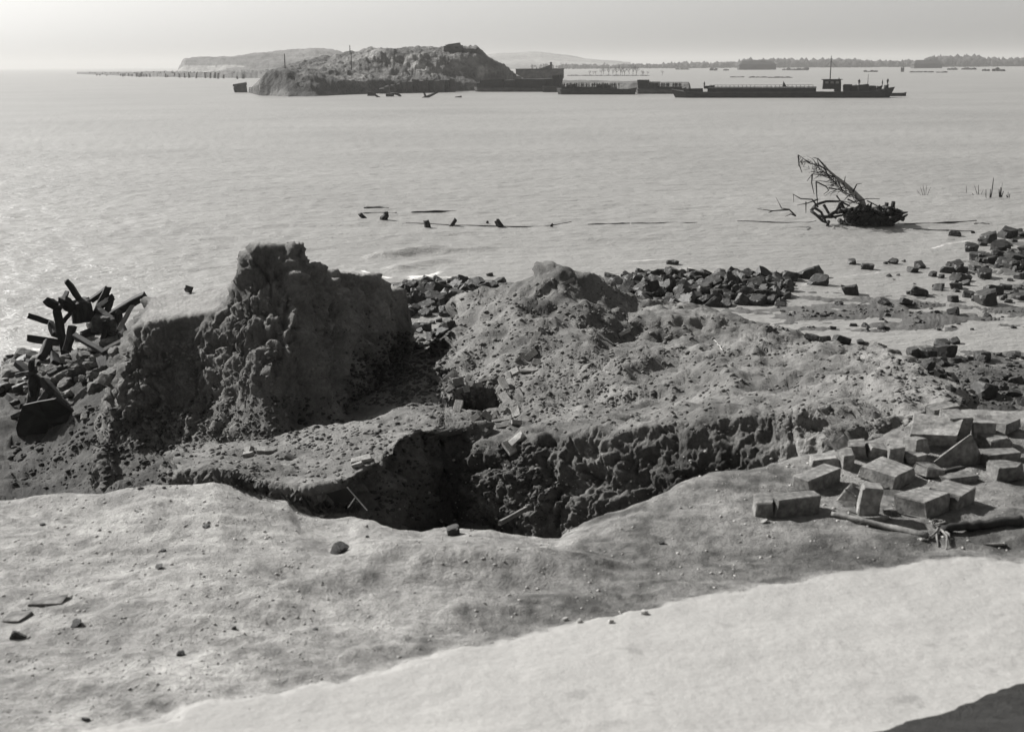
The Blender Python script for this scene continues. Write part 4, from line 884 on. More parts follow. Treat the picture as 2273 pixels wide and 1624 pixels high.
cable([(195, 141), (290, 141), (410, 138)], 0.07, 'dark cable adrift joining the forked post to its left neighbour')
cable([(500, 135), (620, 132), (780, 127)], 0.08, 'dark cable adrift beyond the square posts')
cable([(465, 198), (580, 204), (760, 212), (930, 215), (1130, 224), (1300, 222), (1400, 207), (1490, 192)], 0.035, 'long thin cable curving along the row of posts')
cable([(1590, 208), (1790, 203), (1850, 200)], 0.04, 'thin floating cable right of the post row')
cable([(1860, 201), (2050, 199), (2270, 196)], 0.03, 'thin floating cable running on towards the stranded tree')
ZT = lambda x, y: ((2000+x/2.885)*0.8153, (380+y/2.885)*0.8153)
cable([(20, 640), (360, 652), (560, 656), (640, 640)], 0.035, 'thin cable floating left of the stranded tree', ZT)
cable([(1330, 668), (1560, 662), (1700, 655), (1900, 640)], 0.06, 'floating pole pointing right from the stranded tree', ZT)
cable([(1400, 705), (1650, 715), (1860, 720)], 0.035, 'thin cable on the water near the right shore', ZT)
cable([(1880, 664), (2000, 665)], 0.06, 'short floating timber at the right edge', ZT)

# ------------------------------------------------------------------ stranded tree
def stranded_tree():
    b = Z(*ZT(1050, 670), 0.0); Y0_ = b[1]; root = empty('stranded_tree', tuple(b)); r_ = random.Random(5)
    def P3(x, y, dy=0.0): return A(*ZT(x, y), Y0_+dy)-b
    def zs_(p): return p
    # trunk rising to the left
    MB().tube([P3(1040, 640, .3), P3(1000, 480), P3(930, 410), P3(860, 345), P3(790, 290), P3(735, 240), P3(700, 195)], [.20, .15, .125, .10, .07, .05, .025], 9).build('trunk', MAT_SNAG, root, True)
    def limb(pts, r0_, r1_, mat=MAT_BRANCH, dy=0.0):
        q = [P3(x, y, dy+(k*0.25 if k else 0)*r_.uniform(-1, 1)) for k, (x, y) in enumerate(pts)]
        MB().tube(q, list(np.linspace(r0_, r1_, len(q))), 6).build('branch', mat, root, True)
        return q
    limbs = [[(735,240),(660,205),(590,185),(500,120)], [(500,120),(505,190),(530,260)], [(700,200),(655,150),(610,140)], [(700,200),(720,260),(770,300)], [(790,290),(700,280),(610,270),(570,325)], [(610,270),(605,340),(625,430)], [(640,330),(645,430),(655,530)], [(640,330),(720,370),(740,400),(700,430)], [(740,380),(830,395),(880,410)],
             [(860,345),(870,290)], [(930,410),(960,350),(1000,345)], [(655,530),(610,470),(520,465),(460,430),(465,490)], [(655,470),(570,500),(490,515)], [(560,490),(560,580)], [(480,600),(430,550),(370,540),(325,455)], [(430,550),(300,560),(180,545)], [(480,600),(440,585),(400,605)], [(300,560),(265,575)], [(890,470),(940,490),(1040,465),(1140,465)], [(1040,480),(1100,510),(1160,540)], [(800,440),(830,480),(920,500)], [(700,250),(650,260),(600,250)], [(660,205),(650,150)], [(590,185),(560,170),(520,180)]]
    for L in limbs: limb(L, 0.045 if len(L) > 2 else 0.035, 0.014, dy=r_.uniform(-0.4, 0.4))
    for k in range(44):
        t = r_.random(); x = 690+t*330+r_.uniform(-20, 20); y = 240+t*290; L = r_.uniform(60, 190); a = r_.uniform(1.9, 3.6)
        pts = [(x, y)]
        for st in range(3):
            a += r_.uniform(-.5, .5); pts.append((pts[-1][0]+L/3*math.cos(a), pts[-1][1]-L/3*math.sin(a)))
        limb(pts, 0.026, 0.007, dy=r_.uniform(-0.6, 0.6))
    # heavy roots and struts on the left of the mass
    for L in [[(600,560),(640,510),(720,485),(830,485),(900,520)], [(600,560),(640,590),(690,640),(740,660)], [(700,510),(740,580),(800,620)], [(690,620),(780,580),(850,520)], [(830,500),(800,560),(730,600)], [(740,640),(725,690),(695,710)], [(830,490),(870,560),(880,640)], [(660,600),(760,610),(870,590)], [(620,530),(680,570),(720,650)]]:
        limb(L, 0.085, 0.05, MAT_TIMBER, r_.uniform(-0.5, 0.3))
    # root plate: knotted mass of roots
    for k in range(85):
        x = r_.uniform(800, 1260); y = r_.uniform(540, 670); a = r_.uniform(-0.9, 0.9)
        pts = [(x, y), (x+60*math.cos(a), y-60*math.sin(a)), (x+110*math.cos(a+0.5), y-90*math.sin(a+0.5)*0.7)]
        q = [P3(px_, min(max(py_, 500+abs(px_-1080)*0.25), 690), r_.uniform(-0.9, 0.9)) for px_, py_ in pts]
        MB().tube(q, [0.13, 0.09, 0.03], 6).build('root', MAT_TIMBER, root, True)
    core = rock_mesh('core', 77, MAT_TIMBER, (1, 0.7, 0.6), sub=3); o = bpy.data.objects.new('root_plate', core); COL.objects.link(o); o.parent = root; o.location = tuple(P3(1050, 640)); o.scale = (2.3, 1.5, 1.1)
    for x0, y0, x1, y1 in ((1180,620,1195,495), (1230,610,1248,485), (1260,620,1285,545), (1270,600,1330,630), (1150,600,1130,520), (1210,640,1290,570)):
        q = [P3(x0, y0, -.3), P3(x1, y1, -.3)]; MB().tube(q, [0.13, 0.10], 7).build('stub', MAT_TIMBER, root)
    # hanging twigs
    for _ in range(70):
        t = r_.random(); x = 500+t*420; y = 130+t*270+r_.uniform(-25, 35); L = r_.uniform(20, 75)
        s2_ = r_.choice((1, 1, -0.7)); q = [P3(x, y, r_.uniform(-.4, .4)), P3(x+r_.uniform(-25, 25), y+L*0.5*s2_), P3(x+r_.uniform(-45, 30), y+L*s2_*r_.uniform(0.6, 1))]
        MB().tube(q, [0.016, 0.012, 0.006], 5).build('twig', MAT_BRANCH, root)
    tag(root, 'uprooted tree stranded in the sea, pale trunk slanting up left', 'tree')
stranded_tree()
def snag(x, y, sticks, label):
    b = Z(*ZT(x, y), 0); m = MB()
    for dx, h, w in sticks:
        t = A(*ZT(x+dx, y-h), b[1]); s_ = A(*ZT(x+dx*0.25, y), b[1]); s_[2] = -0.3
        m.tube([s_, (s_+t)/2+rng.normal(size=3)*0.03, t], [w, w*0.8, w*0.5], 5)
    tag(m.build('drowned_twigs', MAT_BRANCH, origin=tuple(b)), label, 'twigs', 'drowned twigs by the right edge')
snag(1500, 435, [(-40, 60, .02), (-20, 75, .025), (10, 80, .02), (40, 60, .02), (-70, 40, .015)], 'thin drowned twigs right of the stranded tree')
snag(1820, 420, [(0, 55, .02)], 'single thin twig upright in the sea on the right')
snag(1925, 432, [(-40, 70, .025), (-10, 75, .03), (30, 40, .02), (-60, 10, .03), (50, 10, .03)], 'small clump of twigs left of the tall drowned sapling')
snag(2000, 460, [(35, 160, .045), (10, 70, .04), (-25, 70, .03)], 'tall bent sapling drowned near the right edge')
snag(2092, 450, [(-15, 60, .05), (0, 75, .06), (12, 110, .02), (20, 45, .05)], 'bushy drowned stump right of the tall sapling')
snag(2150, 455, [(-15, 20, .04), (0, 45, .03), (12, 30, .04)], 'low drowned twigs at the very right edge')

# ------------------------------------------------------------------ distant land: lofted relief on its own small grids
def land(name, feats, mat, label, nb=260, ny=90, amp=0.0, fr=0.05, seed=0, kind='structure', crag=0.0, tone=None):
    L = Layer(feats, 0.1, lo=-3.0); b0 = min(P_[0, 0] for P_ in L.f); b1 = max(P_[-1, 0] for P_ in L.f)
    y0 = min(P_[:, 1].min() for P_ in L.f); y1 = max(P_[:, 1].max() for P_ in L.f)
    B, Yq = np.meshgrid(np.linspace(b0-0.003, b1+0.003, nb), np.linspace(y0, y1, ny)); X = B*Yq
    wy = Yq+(y1-y0)*0.012*fbm(X*fr*2, Yq*fr*2, 0, 3, seed+1); Zq = L.z(B, wy)
    hgt = sstep(0, 4, Zq); Zq = Zq+hgt*(amp*fbm(X*fr, Yq*fr, 0, 5, seed)+crag*np.abs(fbm(X*fr*3, Yq*fr*3, 0, 4, seed+3))+crag*0.6*fbm(X*fr*9, Yq*fr*5, 0, 3, seed+5))
    P_ = np.stack([X, Yq, Zq], -1); Nn = normals(P_)
    i_ = np.arange(B.size).reshape(B.shape); q = np.stack([i_[:-1, :-1], i_[:-1, 1:], i_[1:, 1:], i_[1:, :-1]], -1).reshape(-1, 4)
    keep = Zq.ravel()[q].max(1) > -1.5
    o = big_mesh(name, P_.reshape(-1, 3), q[keep], mat); tag(o, label, kind=kind)
    if tone is not None:
        set_attr(o, 'tone', tone(X, Yq, Zq, Nn).ravel()); set_attr(o, 'wet', np.zeros(B.size))
    return o
def far_soil():
    m, n, b = new_mat('far_soil'); at = n.nodes.new('ShaderNodeAttribute'); at.attribute_name = 'tone'
    tc = n.nodes.new('ShaderNodeTexCoord'); a = noise_node(n, 0.10, 6, 0.7, tc.outputs['Object']); c = noise_node(n, 0.45, 5, 0.7, tc.outputs['Object'])
    v = math_node(n, 'MULTIPLY', ramp(n, a, 0.3, 0.7, 0.5, 1.5), ramp(n, c, 0.3, 0.7, 0.5, 1.5)); v = math_node(n, 'MULTIPLY', v, at.outputs['Fac']); v = math_node(n, 'MULTIPLY', v, ALB)
    to_col(n, v, b); b.inputs['Roughness'].default_value = 0.95; bump(n, c, b, 0.9, 1.6); return m
MAT_FAR = far_soil()
WLp = [(552,206),(575,212),(640,215),(700,214),(760,211),(850,207),(940,205),(1012,203),(1060,201),(1110,199),(1160,195),(1200,190)]
wl = [Z(px, py, 0) for px, py in WLp]
def isl(pts): return [A(*p) for p in pts]
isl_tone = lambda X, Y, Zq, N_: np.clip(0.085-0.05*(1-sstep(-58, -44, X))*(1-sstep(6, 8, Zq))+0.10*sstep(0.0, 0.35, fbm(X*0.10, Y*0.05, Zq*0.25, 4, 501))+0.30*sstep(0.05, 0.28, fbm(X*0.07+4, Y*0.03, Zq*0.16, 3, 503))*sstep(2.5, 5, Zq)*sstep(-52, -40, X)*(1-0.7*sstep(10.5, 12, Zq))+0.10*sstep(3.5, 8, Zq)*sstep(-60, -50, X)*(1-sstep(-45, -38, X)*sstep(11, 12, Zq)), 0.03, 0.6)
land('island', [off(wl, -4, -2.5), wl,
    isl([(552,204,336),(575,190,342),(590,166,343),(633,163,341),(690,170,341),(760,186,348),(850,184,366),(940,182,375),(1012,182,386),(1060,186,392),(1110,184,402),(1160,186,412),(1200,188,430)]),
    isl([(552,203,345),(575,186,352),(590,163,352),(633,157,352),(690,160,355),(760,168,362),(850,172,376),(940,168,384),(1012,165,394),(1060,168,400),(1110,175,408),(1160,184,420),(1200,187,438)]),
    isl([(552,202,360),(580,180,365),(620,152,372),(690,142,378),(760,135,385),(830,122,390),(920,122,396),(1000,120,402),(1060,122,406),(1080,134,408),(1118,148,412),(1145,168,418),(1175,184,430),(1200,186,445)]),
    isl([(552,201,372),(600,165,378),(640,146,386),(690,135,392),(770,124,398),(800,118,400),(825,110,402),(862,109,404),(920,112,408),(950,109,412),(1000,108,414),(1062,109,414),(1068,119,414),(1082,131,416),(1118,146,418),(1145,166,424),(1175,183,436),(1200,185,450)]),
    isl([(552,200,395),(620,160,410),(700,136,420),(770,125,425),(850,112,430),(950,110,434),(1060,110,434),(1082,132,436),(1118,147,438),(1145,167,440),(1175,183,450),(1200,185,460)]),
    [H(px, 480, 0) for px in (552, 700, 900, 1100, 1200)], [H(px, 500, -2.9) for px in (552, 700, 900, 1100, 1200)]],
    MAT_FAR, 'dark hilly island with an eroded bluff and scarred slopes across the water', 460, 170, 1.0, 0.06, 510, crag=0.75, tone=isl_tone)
dune_tone = lambda X, Y, Zq, N_: np.clip(0.15+0.09*fbm(X*0.012, Y*0.012, 0, 4, 521)+0.3*sstep(0.25, 0.4, fbm(X*0.01, Y*0.006, 0, 3, 523))*(Zq < 9), 0.08, 0.6)
land('dune', [[Z(px, 168, 0) for px in (396, 500, 600, 700, 800, 860)], isl([(396,158,1150),(500,156,1160),(600,156,1170),(700,158,1180),(800,158,1190),(860,160,1200)]),
    isl([(396,156,1250),(404,140,1260),(410,133,1260),(500,128,1300),(560,124,1300),(640,118,1320),(700,114,1330),(760,126,1340),(800,140,1350),(860,150,1360)]),
    isl([(396,155,1300),(404,136,1310),(410,131,1320),(500,125,1380),(560,118,1400),(640,110,1420),(700,107,1430),(740,112,1430),(770,122,1430),(800,135,1440),(860,150,1440)]), [H(px, 1700, 0) for px in (396, 600, 860)], [H(px, 1800, -2.9) for px in (396, 600, 860)]],
    MAT_FAR, 'pale dune ridge ending in a cliff on the left horizon', 220, 80, 2.5, 0.012, 530, crag=1.5, tone=dune_tone)
land('hills', [[H(px, 2300, 0) for px in (1040, 1200, 1400)], isl([(1040,140,2500),(1090,128,2550),(1150,124,2550),(1200,122,2550),(1260,128,2550),(1330,136,2550),(1400,143,2550)]),
    isl([(1040,139,2800),(1070,122,2850),(1110,118,2850),(1150,117,2850),(1190,114,2850),(1220,117,2850),(1260,124,2850),(1300,131,2850),(1350,136,2850),(1400,141,2850)]), [H(px, 3300, 0) for px in (1040, 1200, 1400)], [H(px, 3400, -2.9) for px in (1040, 1200, 1400)]],
    MAT_FAR, 'low snow-pale hills fading in the haze beyond the island', 160, 60, 4, 0.006, 540, tone=lambda X, Y, Zq, N_: np.clip(0.30+0.2*fbm(X*0.006, Y*0.006, 0, 4, 541), 0.1, 0.6))
# low spit with breakwater posts running out to the left
land('spit', [[Z(px, py, 0) for px, py in ((170,165),(300,170),(450,173),(560,174),(620,176))], [Z(px, py, 0)*np.array([1.02, 1.02, 0])+np.array([0, 0, h]) for px, py, h in ((170,165,.3),(300,170,1.8),(450,173,2.6),(560,174,3),(620,176,3))], [Z(px, py, 0)*np.array([1.5, 1.5, 0])+np.array([0, 0, h]) for px, py, h in ((170,165,.3),(300,170,1.8),(450,173,3),(560,174,3.4),(620,176,3.5))], [Z(px, py, 0)*np.array([1.7, 1.7, 0])+np.array([0, 0, -2.9]) for px, py in ((170,165),(300,170),(450,173),(560,174),(620,176))]],
    MAT_FAR, 'low dark spit of shore fading out to the left', 300, 60, 1.2, 0.05, 550, crag=2.0, tone=lambda X, Y, Zq, N_: np.clip(0.08+0.16*fbm(X*0.05, Y*0.03, 0, 4, 551), 0.04, 0.4))
for k in range(90):
    px = 200+k*3.9+random.uniform(-3, 3); b = Z(px, 165.5+k*0.087+random.uniform(-3, 3.5), 0); h = random.uniform(1.5, 4.2)*(0.6+0.4*min(1, k/30))
    m = MB().tube([(0, 0, -1), (random.uniform(-.5, .9), 0, h)], [0.7, 0.5], 6); o = m.build('breakwater_post', MAT_TIMBER); o.location = tuple(b)
    tag(o, 'dark breakwater post on the far spit, '+('seaward end' if k < 30 else 'middle stretch' if k < 60 else 'landward end'), 'post', 'breakwater posts on the spit')
# flooded shore strip behind the barges
land('quay', [[Z(px, py, 0) for px, py in ((1130,190),(1200,192),(1260,195),(1400,199),(1530,203))], [Z(px, py, 0)*np.array([1.01, 1.01, 0])+np.array([0, 0, 2.0]) for px, py in ((1130,190),(1200,192),(1260,195),(1400,199),(1530,203))], [Z(px, py, 0)*np.array([1.10, 1.10, 0])+np.array([0, 0, 2.2]) for px, py in ((1130,190),(1200,192),(1260,195),(1400,199),(1530,203))], [Z(px, py, 0)*np.array([1.14, 1.14, 0])+np.array([0, 0, -2.9]) for px, py in ((1130,190),(1200,192),(1260,195),(1400,199),(1530,203))]],
    MAT_FAR, 'low earth quay behind the moored barges', 120, 30, 0.4, 0.1, 560, tone=lambda X, Y, Zq, N_: np.clip(0.14+0.1*fbm(X*0.1, Y*0.1, 0, 3, 561), 0.05, 0.4))

# ------------------------------------------------------------------ works on the island
def part(m, name, mat, parent): return m.build(name, mat, parent)
def at_base(px, py, z=0.0): return Z(px, py, z)
def bunker():
    b = A(1007, 109, 412); s_ = 412/F*1.03; root = empty('hilltop_bunker', tuple(b))
    part(MB().box((0, 0, 0.2), (40*s_, 8, 1.6), jit=0.25, taper=0.93), 'base', MAT_CONC, root); part(MB().box((0, 0, 1.35), (30*s_, 6, 1.0), jit=0.3, taper=0.8), 'roof', MAT_CONC, root)
    part(MB().box((7*s_, -4.02, 0.4), (6*s_, 0.2, 0.5)), 'embrasure', MAT_STEEL, root)
    tag(root, 'low ruined bunker on the top of the island', 'bunker')
bunker()
def rampart():
    a = A(985, 112, 411); c = A(1064, 110, 411); root = empty('rampart', tuple(a)); d = c-a
    for k in range(9): part(MB().box(d*(k+.5)/9+np.array([0, 0, -0.7]), (np.linalg.norm(d)/9*0.97, 2.5, random.uniform(1.4, 2.2)), jit=0.15), 'masonry', MAT_CONC, root)
    for k in range(7): part(MB().box(d*(k+.5)/7+np.array([0, -1.5, -2.6]), (np.linalg.norm(d)/7*0.9, 2.0, random.uniform(1.0, 1.9)), jit=0.2), 'masonry', MAT_STEEL, root)
    tag(root, 'broken masonry rampart along the top right of the island', 'wall')
rampart()
def seawall():
    a = Z(845, 207.5, 0)+np.array([0, -3, 0]); c = Z(1012, 203.5, 0)+np.array([0, -3, 0]); root = empty('sea_wall', tuple(a)); d = c-a; n = 14
    for k in range(n): 
        h = 1.4+2.2*min(1, k/5)+random.uniform(-.25, .2); part(MB().box(d*(k+.5)/n+np.array([0, 0, h/2-0.4]), (d[0]/n*1.02, 4+0.2*(k % 2), h+0.8), jit=0.12), 'wall_section', MAT_CONC if k % 3 else MAT_STEEL, root)
    for k in (6, 9, 12): part(MB().box(d*(k+.5)/n+np.array([0, -2.35, 1.2]), (d[0]/n*0.5, 0.3, 1.5)), 'opening', MAT_HULL, root)
    tag(root, 'dark sea wall with openings along the right foot of the island', 'wall')
seawall()
def casemate():
    b = Z(536, 205, 0); s_ = b[1]/F*1.03; root = empty('tilted_casemate', tuple(b)); root.rotation_euler = (0, -0.16, 0.2)
    part(MB().box((0, 0, 1.0), (25*s_, 5, 2.6), jit=0.12), 'chamber', MAT_CONC, root); part(MB().box((0, 0, 2.5), (28*s_, 5.6, 0.5), jit=0.1), 'roof', MAT_CONC, root)
    part(MB().box((-11*s_, -0.5, 0.4), (8*s_, 4.5, 2.2), jit=0.3), 'rubble_base', MAT_STEEL, root)
    tag(root, 'tilted concrete casemate in the water left of the island', 'bunker')
casemate()
def wreckage():
    b = Z(875, 214.5, 0); s_ = b[1]/F*1.03; root = empty('half_sunk_arch', tuple(b))
    part(MB().tube([np.array([14*s_*math.cos(t)-0.0, 0.2*t, 9*s_*math.sin(t)-0.4]) for t in np.linspace(0.1, 3.05, 12)], [0.35]*12, 7), 'rim', MAT_STEEL, root)
    part(MB().box((-9*s_, 0.3, 0.3), (14*s_, 1.5, 1.3), jit=0.2), 'hull_fragment', MAT_STEEL, root); tag(root, 'arched wreck half sunk off the island', 'wreck')
    b = Z(823, 213, 0); m = MB().box((0, 0, 0.3), (12*s_, 1.5, 1.2), jit=0.25); o = m.build('wreck_piece', MAT_STEEL); o.location = tuple(b); tag(o, 'small dark wreck piece left of the arched wreck', 'wreck')
    b = Z(838, 216, 0); m = MB().tube([(-1, 0, 0.8), (0.8, 0, -0.3)], [0.3, 0.3], 6); o = m.build('wreck_piece', MAT_STEEL); o.location = tuple(b); tag(o, 'slanting wreck spar between piece and arch', 'wreck')
    b = Z(951, 217, 0); m = MB().tube([(-1.6, 0, -0.2), (0, 0, 0.3), (2.6, 0, 1.4)], [0.35, 0.4, 0.2], 6); m.tube([(-0.6, 0, 0), (-1.2, 0, 1.5)], [0.35, 0.2], 6); o = m.build('wreck_piece', MAT_STEEL); o.location = tuple(b); tag(o, 'forked wreck spar right of the arched wreck', 'wreck')
    b = Z(1018, 216.5, 0); m = MB().box((0, 0, 0.0), (14*s_, 1, 0.35), jit=0.1); o = m.build('wreck_piece', MAT_STEEL); o.location = tuple(b); tag(o, 'flat floating piece of wreckage furthest right', 'wreck')
wreckage()
for px, py, h, lb in ((777, 124, 3.5, 'thin mast on the saddle of the island'), (633, 158, 5.0, 'short post on the left bluff of the island'), (781, 168, 7, 'pale pole on the middle slope of the island')):
    b = A(px, py+1, 352 if px == 633 else 372 if px == 781 else 398); o = MB().tube([(0, 0, -2), (0.05, 0, h)], [0.22, 0.12], 6).build('signal_post', MAT_TIMBER); o.location = tuple(b); tag(o, lb, 'post')

# ------------------------------------------------------------------ ruin behind the barges
def long_ruin():
    b = Z(1145, 187, 0); b = b*np.array([1.03, 1.03, 1]); Y = b[1]; s_ = Y/F*1.03; root = empty('long_ruin', (b[0], b[1], 2.0)); W = 100*s_; h = 19*s_
    wall = MB(); wx_ = [0.42, 0.57, 0.73, 0.84]; x0 = 0
    segs = []
    for q in wx_: segs.append((x0, q*W)); x0 = q*W+0.035*W
    segs.append((x0, W))
    for a, c in segs: part(MB().box(((a+c)/2, 0, h*0.5), (c-a, 5, h)), 'wall', MAT_CONC, root)
    for q in wx_:
        part(MB().box((q*W+0.0175*W, 0, h*0.1), (0.035*W, 4.9, h*0.2)), 'sill', MAT_CONC, root)
        part(MB().box((q*W+0.0175*W, 0.6, h*0.38), (0.035*W, 0.1, h*0.36)), 'window', MAT_GLASS, root)
        part(MB().box((q*W+0.0175*W, 0, h*0.78), (0.035*W, 4.9, h*0.44)), 'lintel', MAT_CONC, root)
    part(MB().box((W/2, 0, h*1.03), (W*1.01, 5.4, h*0.1)), 'roof', MAT_STEEL, root)
    part(MB().box((W*0.74, 1, h*1.4), (1.0, 1.0, h*0.75), jit=0.1), 'chimney', MAT_CONC, root); part(MB().prism([(W*0.48, 1, h*1.06), (W*0.74, 1, h*1.06), (W*0.74, 1, h*1.5)], (0, 1.2, 0)), 'gable_remnant', MAT_CONC, root)
    tag(root, 'long low ruined building with four windows behind the barges', 'building')
long_ruin()

# ------------------------------------------------------------------ people
def person_mesh(name, seed):
    r = random.Random(seed); bm = bmesh.new(); a = r.uniform(-0.06, 0.06); e = r.uniform(0.05, 0.3)
    J = {'pel': (0, 0, .95), 'che': (0, 0.0, 1.3), 'nec': (0, 0, 1.48), 'hea': (0, -.02, 1.60), 'top': (0, -.02, 1.73), 'lh': (-.1, 0, .88), 'lk': (-.12, -.03, .48), 'lf': (-.13+a, .02, .06), 'lt': (-.14+a, -.16, .03), 'rh': (.1, 0, .88), 'rk': (.12, -.02, .48), 'rf': (.13-a, .03, .06), 'rt': (.14-a, -.15, .03),
         'ls': (-.2, 0, 1.42), 'le': (-.27, .03, 1.13), 'lw': (-.25, -.1*e, .88), 'lx': (-.245, -.14*e, .78), 'rs': (.2, 0, 1.42), 're': (.28, .03, 1.13), 'rw': (.26, -.12, .92+e*0.4), 'rx': (.25, -.18, .84+e*0.5)}
    R_ = {'pel': .17, 'che': .19, 'nec': .075, 'hea': .105, 'top': .08, 'lh': .11, 'rh': .11, 'lk': .075, 'rk': .075, 'lf': .055, 'rf': .055, 'lt': .045, 'rt': .045, 'ls': .085, 'rs': .085, 'le': .06, 're': .06, 'lw': .042, 'rw': .042, 'lx': .045, 'rx': .045}
    E = [('pel', 'che'), ('che', 'nec'), ('nec', 'hea'), ('hea', 'top'), ('pel', 'lh'), ('lh', 'lk'), ('lk', 'lf'), ('lf', 'lt'), ('pel', 'rh'), ('rh', 'rk'), ('rk', 'rf'), ('rf', 'rt'), ('che', 'ls'), ('ls', 'le'), ('le', 'lw'), ('lw', 'lx'), ('che', 'rs'), ('rs', 're'), ('re', 'rw'), ('rw', 'rx')]
    names = list(J); me = bpy.data.meshes.new(name); me.from_pydata([J[k] for k in names], [(names.index(x), names.index(y)) for x, y in E], []); me.update()
    o = bpy.data.objects.new('tmp', me); COL.objects.link(o); o.modifiers.new('skin', 'SKIN'); sb = o.modifiers.new('sub', 'SUBSURF'); sb.levels = 1
    for k, nm in enumerate(names):
        sv = me.skin_vertices[0].data[k]; sv.radius = (R_[nm], R_[nm]*0.8); sv.use_root = (nm == 'pel')
    dg = bpy.context.evaluated_depsgraph_get(); out = bpy.data.meshes.new_from_object(o.evaluated_get(dg)); bpy.data.objects.remove(o)
    out.materials.clear(); out.materials.append(MAT_CLOTH); out.name = name; return out
PEOPLE = [person_mesh('person', k) for k in range(4)]
def person(loc, rz, label, group, sc=1.0):
    o = put('person', random.choice(PEOPLE), loc, sc, (0, 0, rz), label, 'person', group); return o

# ------------------------------------------------------------------ vessels
def hull(L, Bm, D, sheer_b, sheer_s, rake_b=0.06, rake_s=0.05, n=16):
    """ship hull along +x: stern at 0, bow at L; closed with a deck"""
    V = []; Fc = []; k = 7
    for i in range(n+1):
        t = i/n; w = Bm/2*min(1, (t/rake_s*0.6+0.4) if t < rake_s else 1)*min(1, ((1-t)/rake_b)**0.6 if t > 1-rake_b else 1); w = max(w, 0.12)
        top = D+sheer_b*max(0, (t-0.8)/0.2)**2+sheer_s*max(0, (0.15-t)/0.15)**2; x = L*t
        for (fy, fz) in ((-1, 1), (-1, .35), (-.9, -.15), (0, -.3), (.9, -.15), (1, .35), (1, 1)):
            V.append((x+(0.02*L*(fz-0.3)*(1 if t > 0.5 else -1) if (t > 0.9 or t < 0.1) else 0), fy*w, fz*top if fz > 0 else fz*D))
    for i in range(n):
        for j in range(k-1): Fc.append((i*k+j, i*k+j+1, (i+1)*k+j+1, (i+1)*k+j))
        Fc.append((i*k+k-1, i*k, (i+1)*k, (i+1)*k+k-1))
    Fc += [tuple(range(k)), tuple(n*k+j for j in range(k-1, -1, -1))]
    return MB().add(V, Fc)
def vessel(name, px0, px1, py, z=0.0):
    a = Z(px0, py, 0); c = Z(px1, py, 0); root = empty(name, tuple(a)); d = c-a; root.rotation_euler = (0, 0, math.atan2(d[1], d[0])); return root, float(np.linalg.norm(d[:2]))
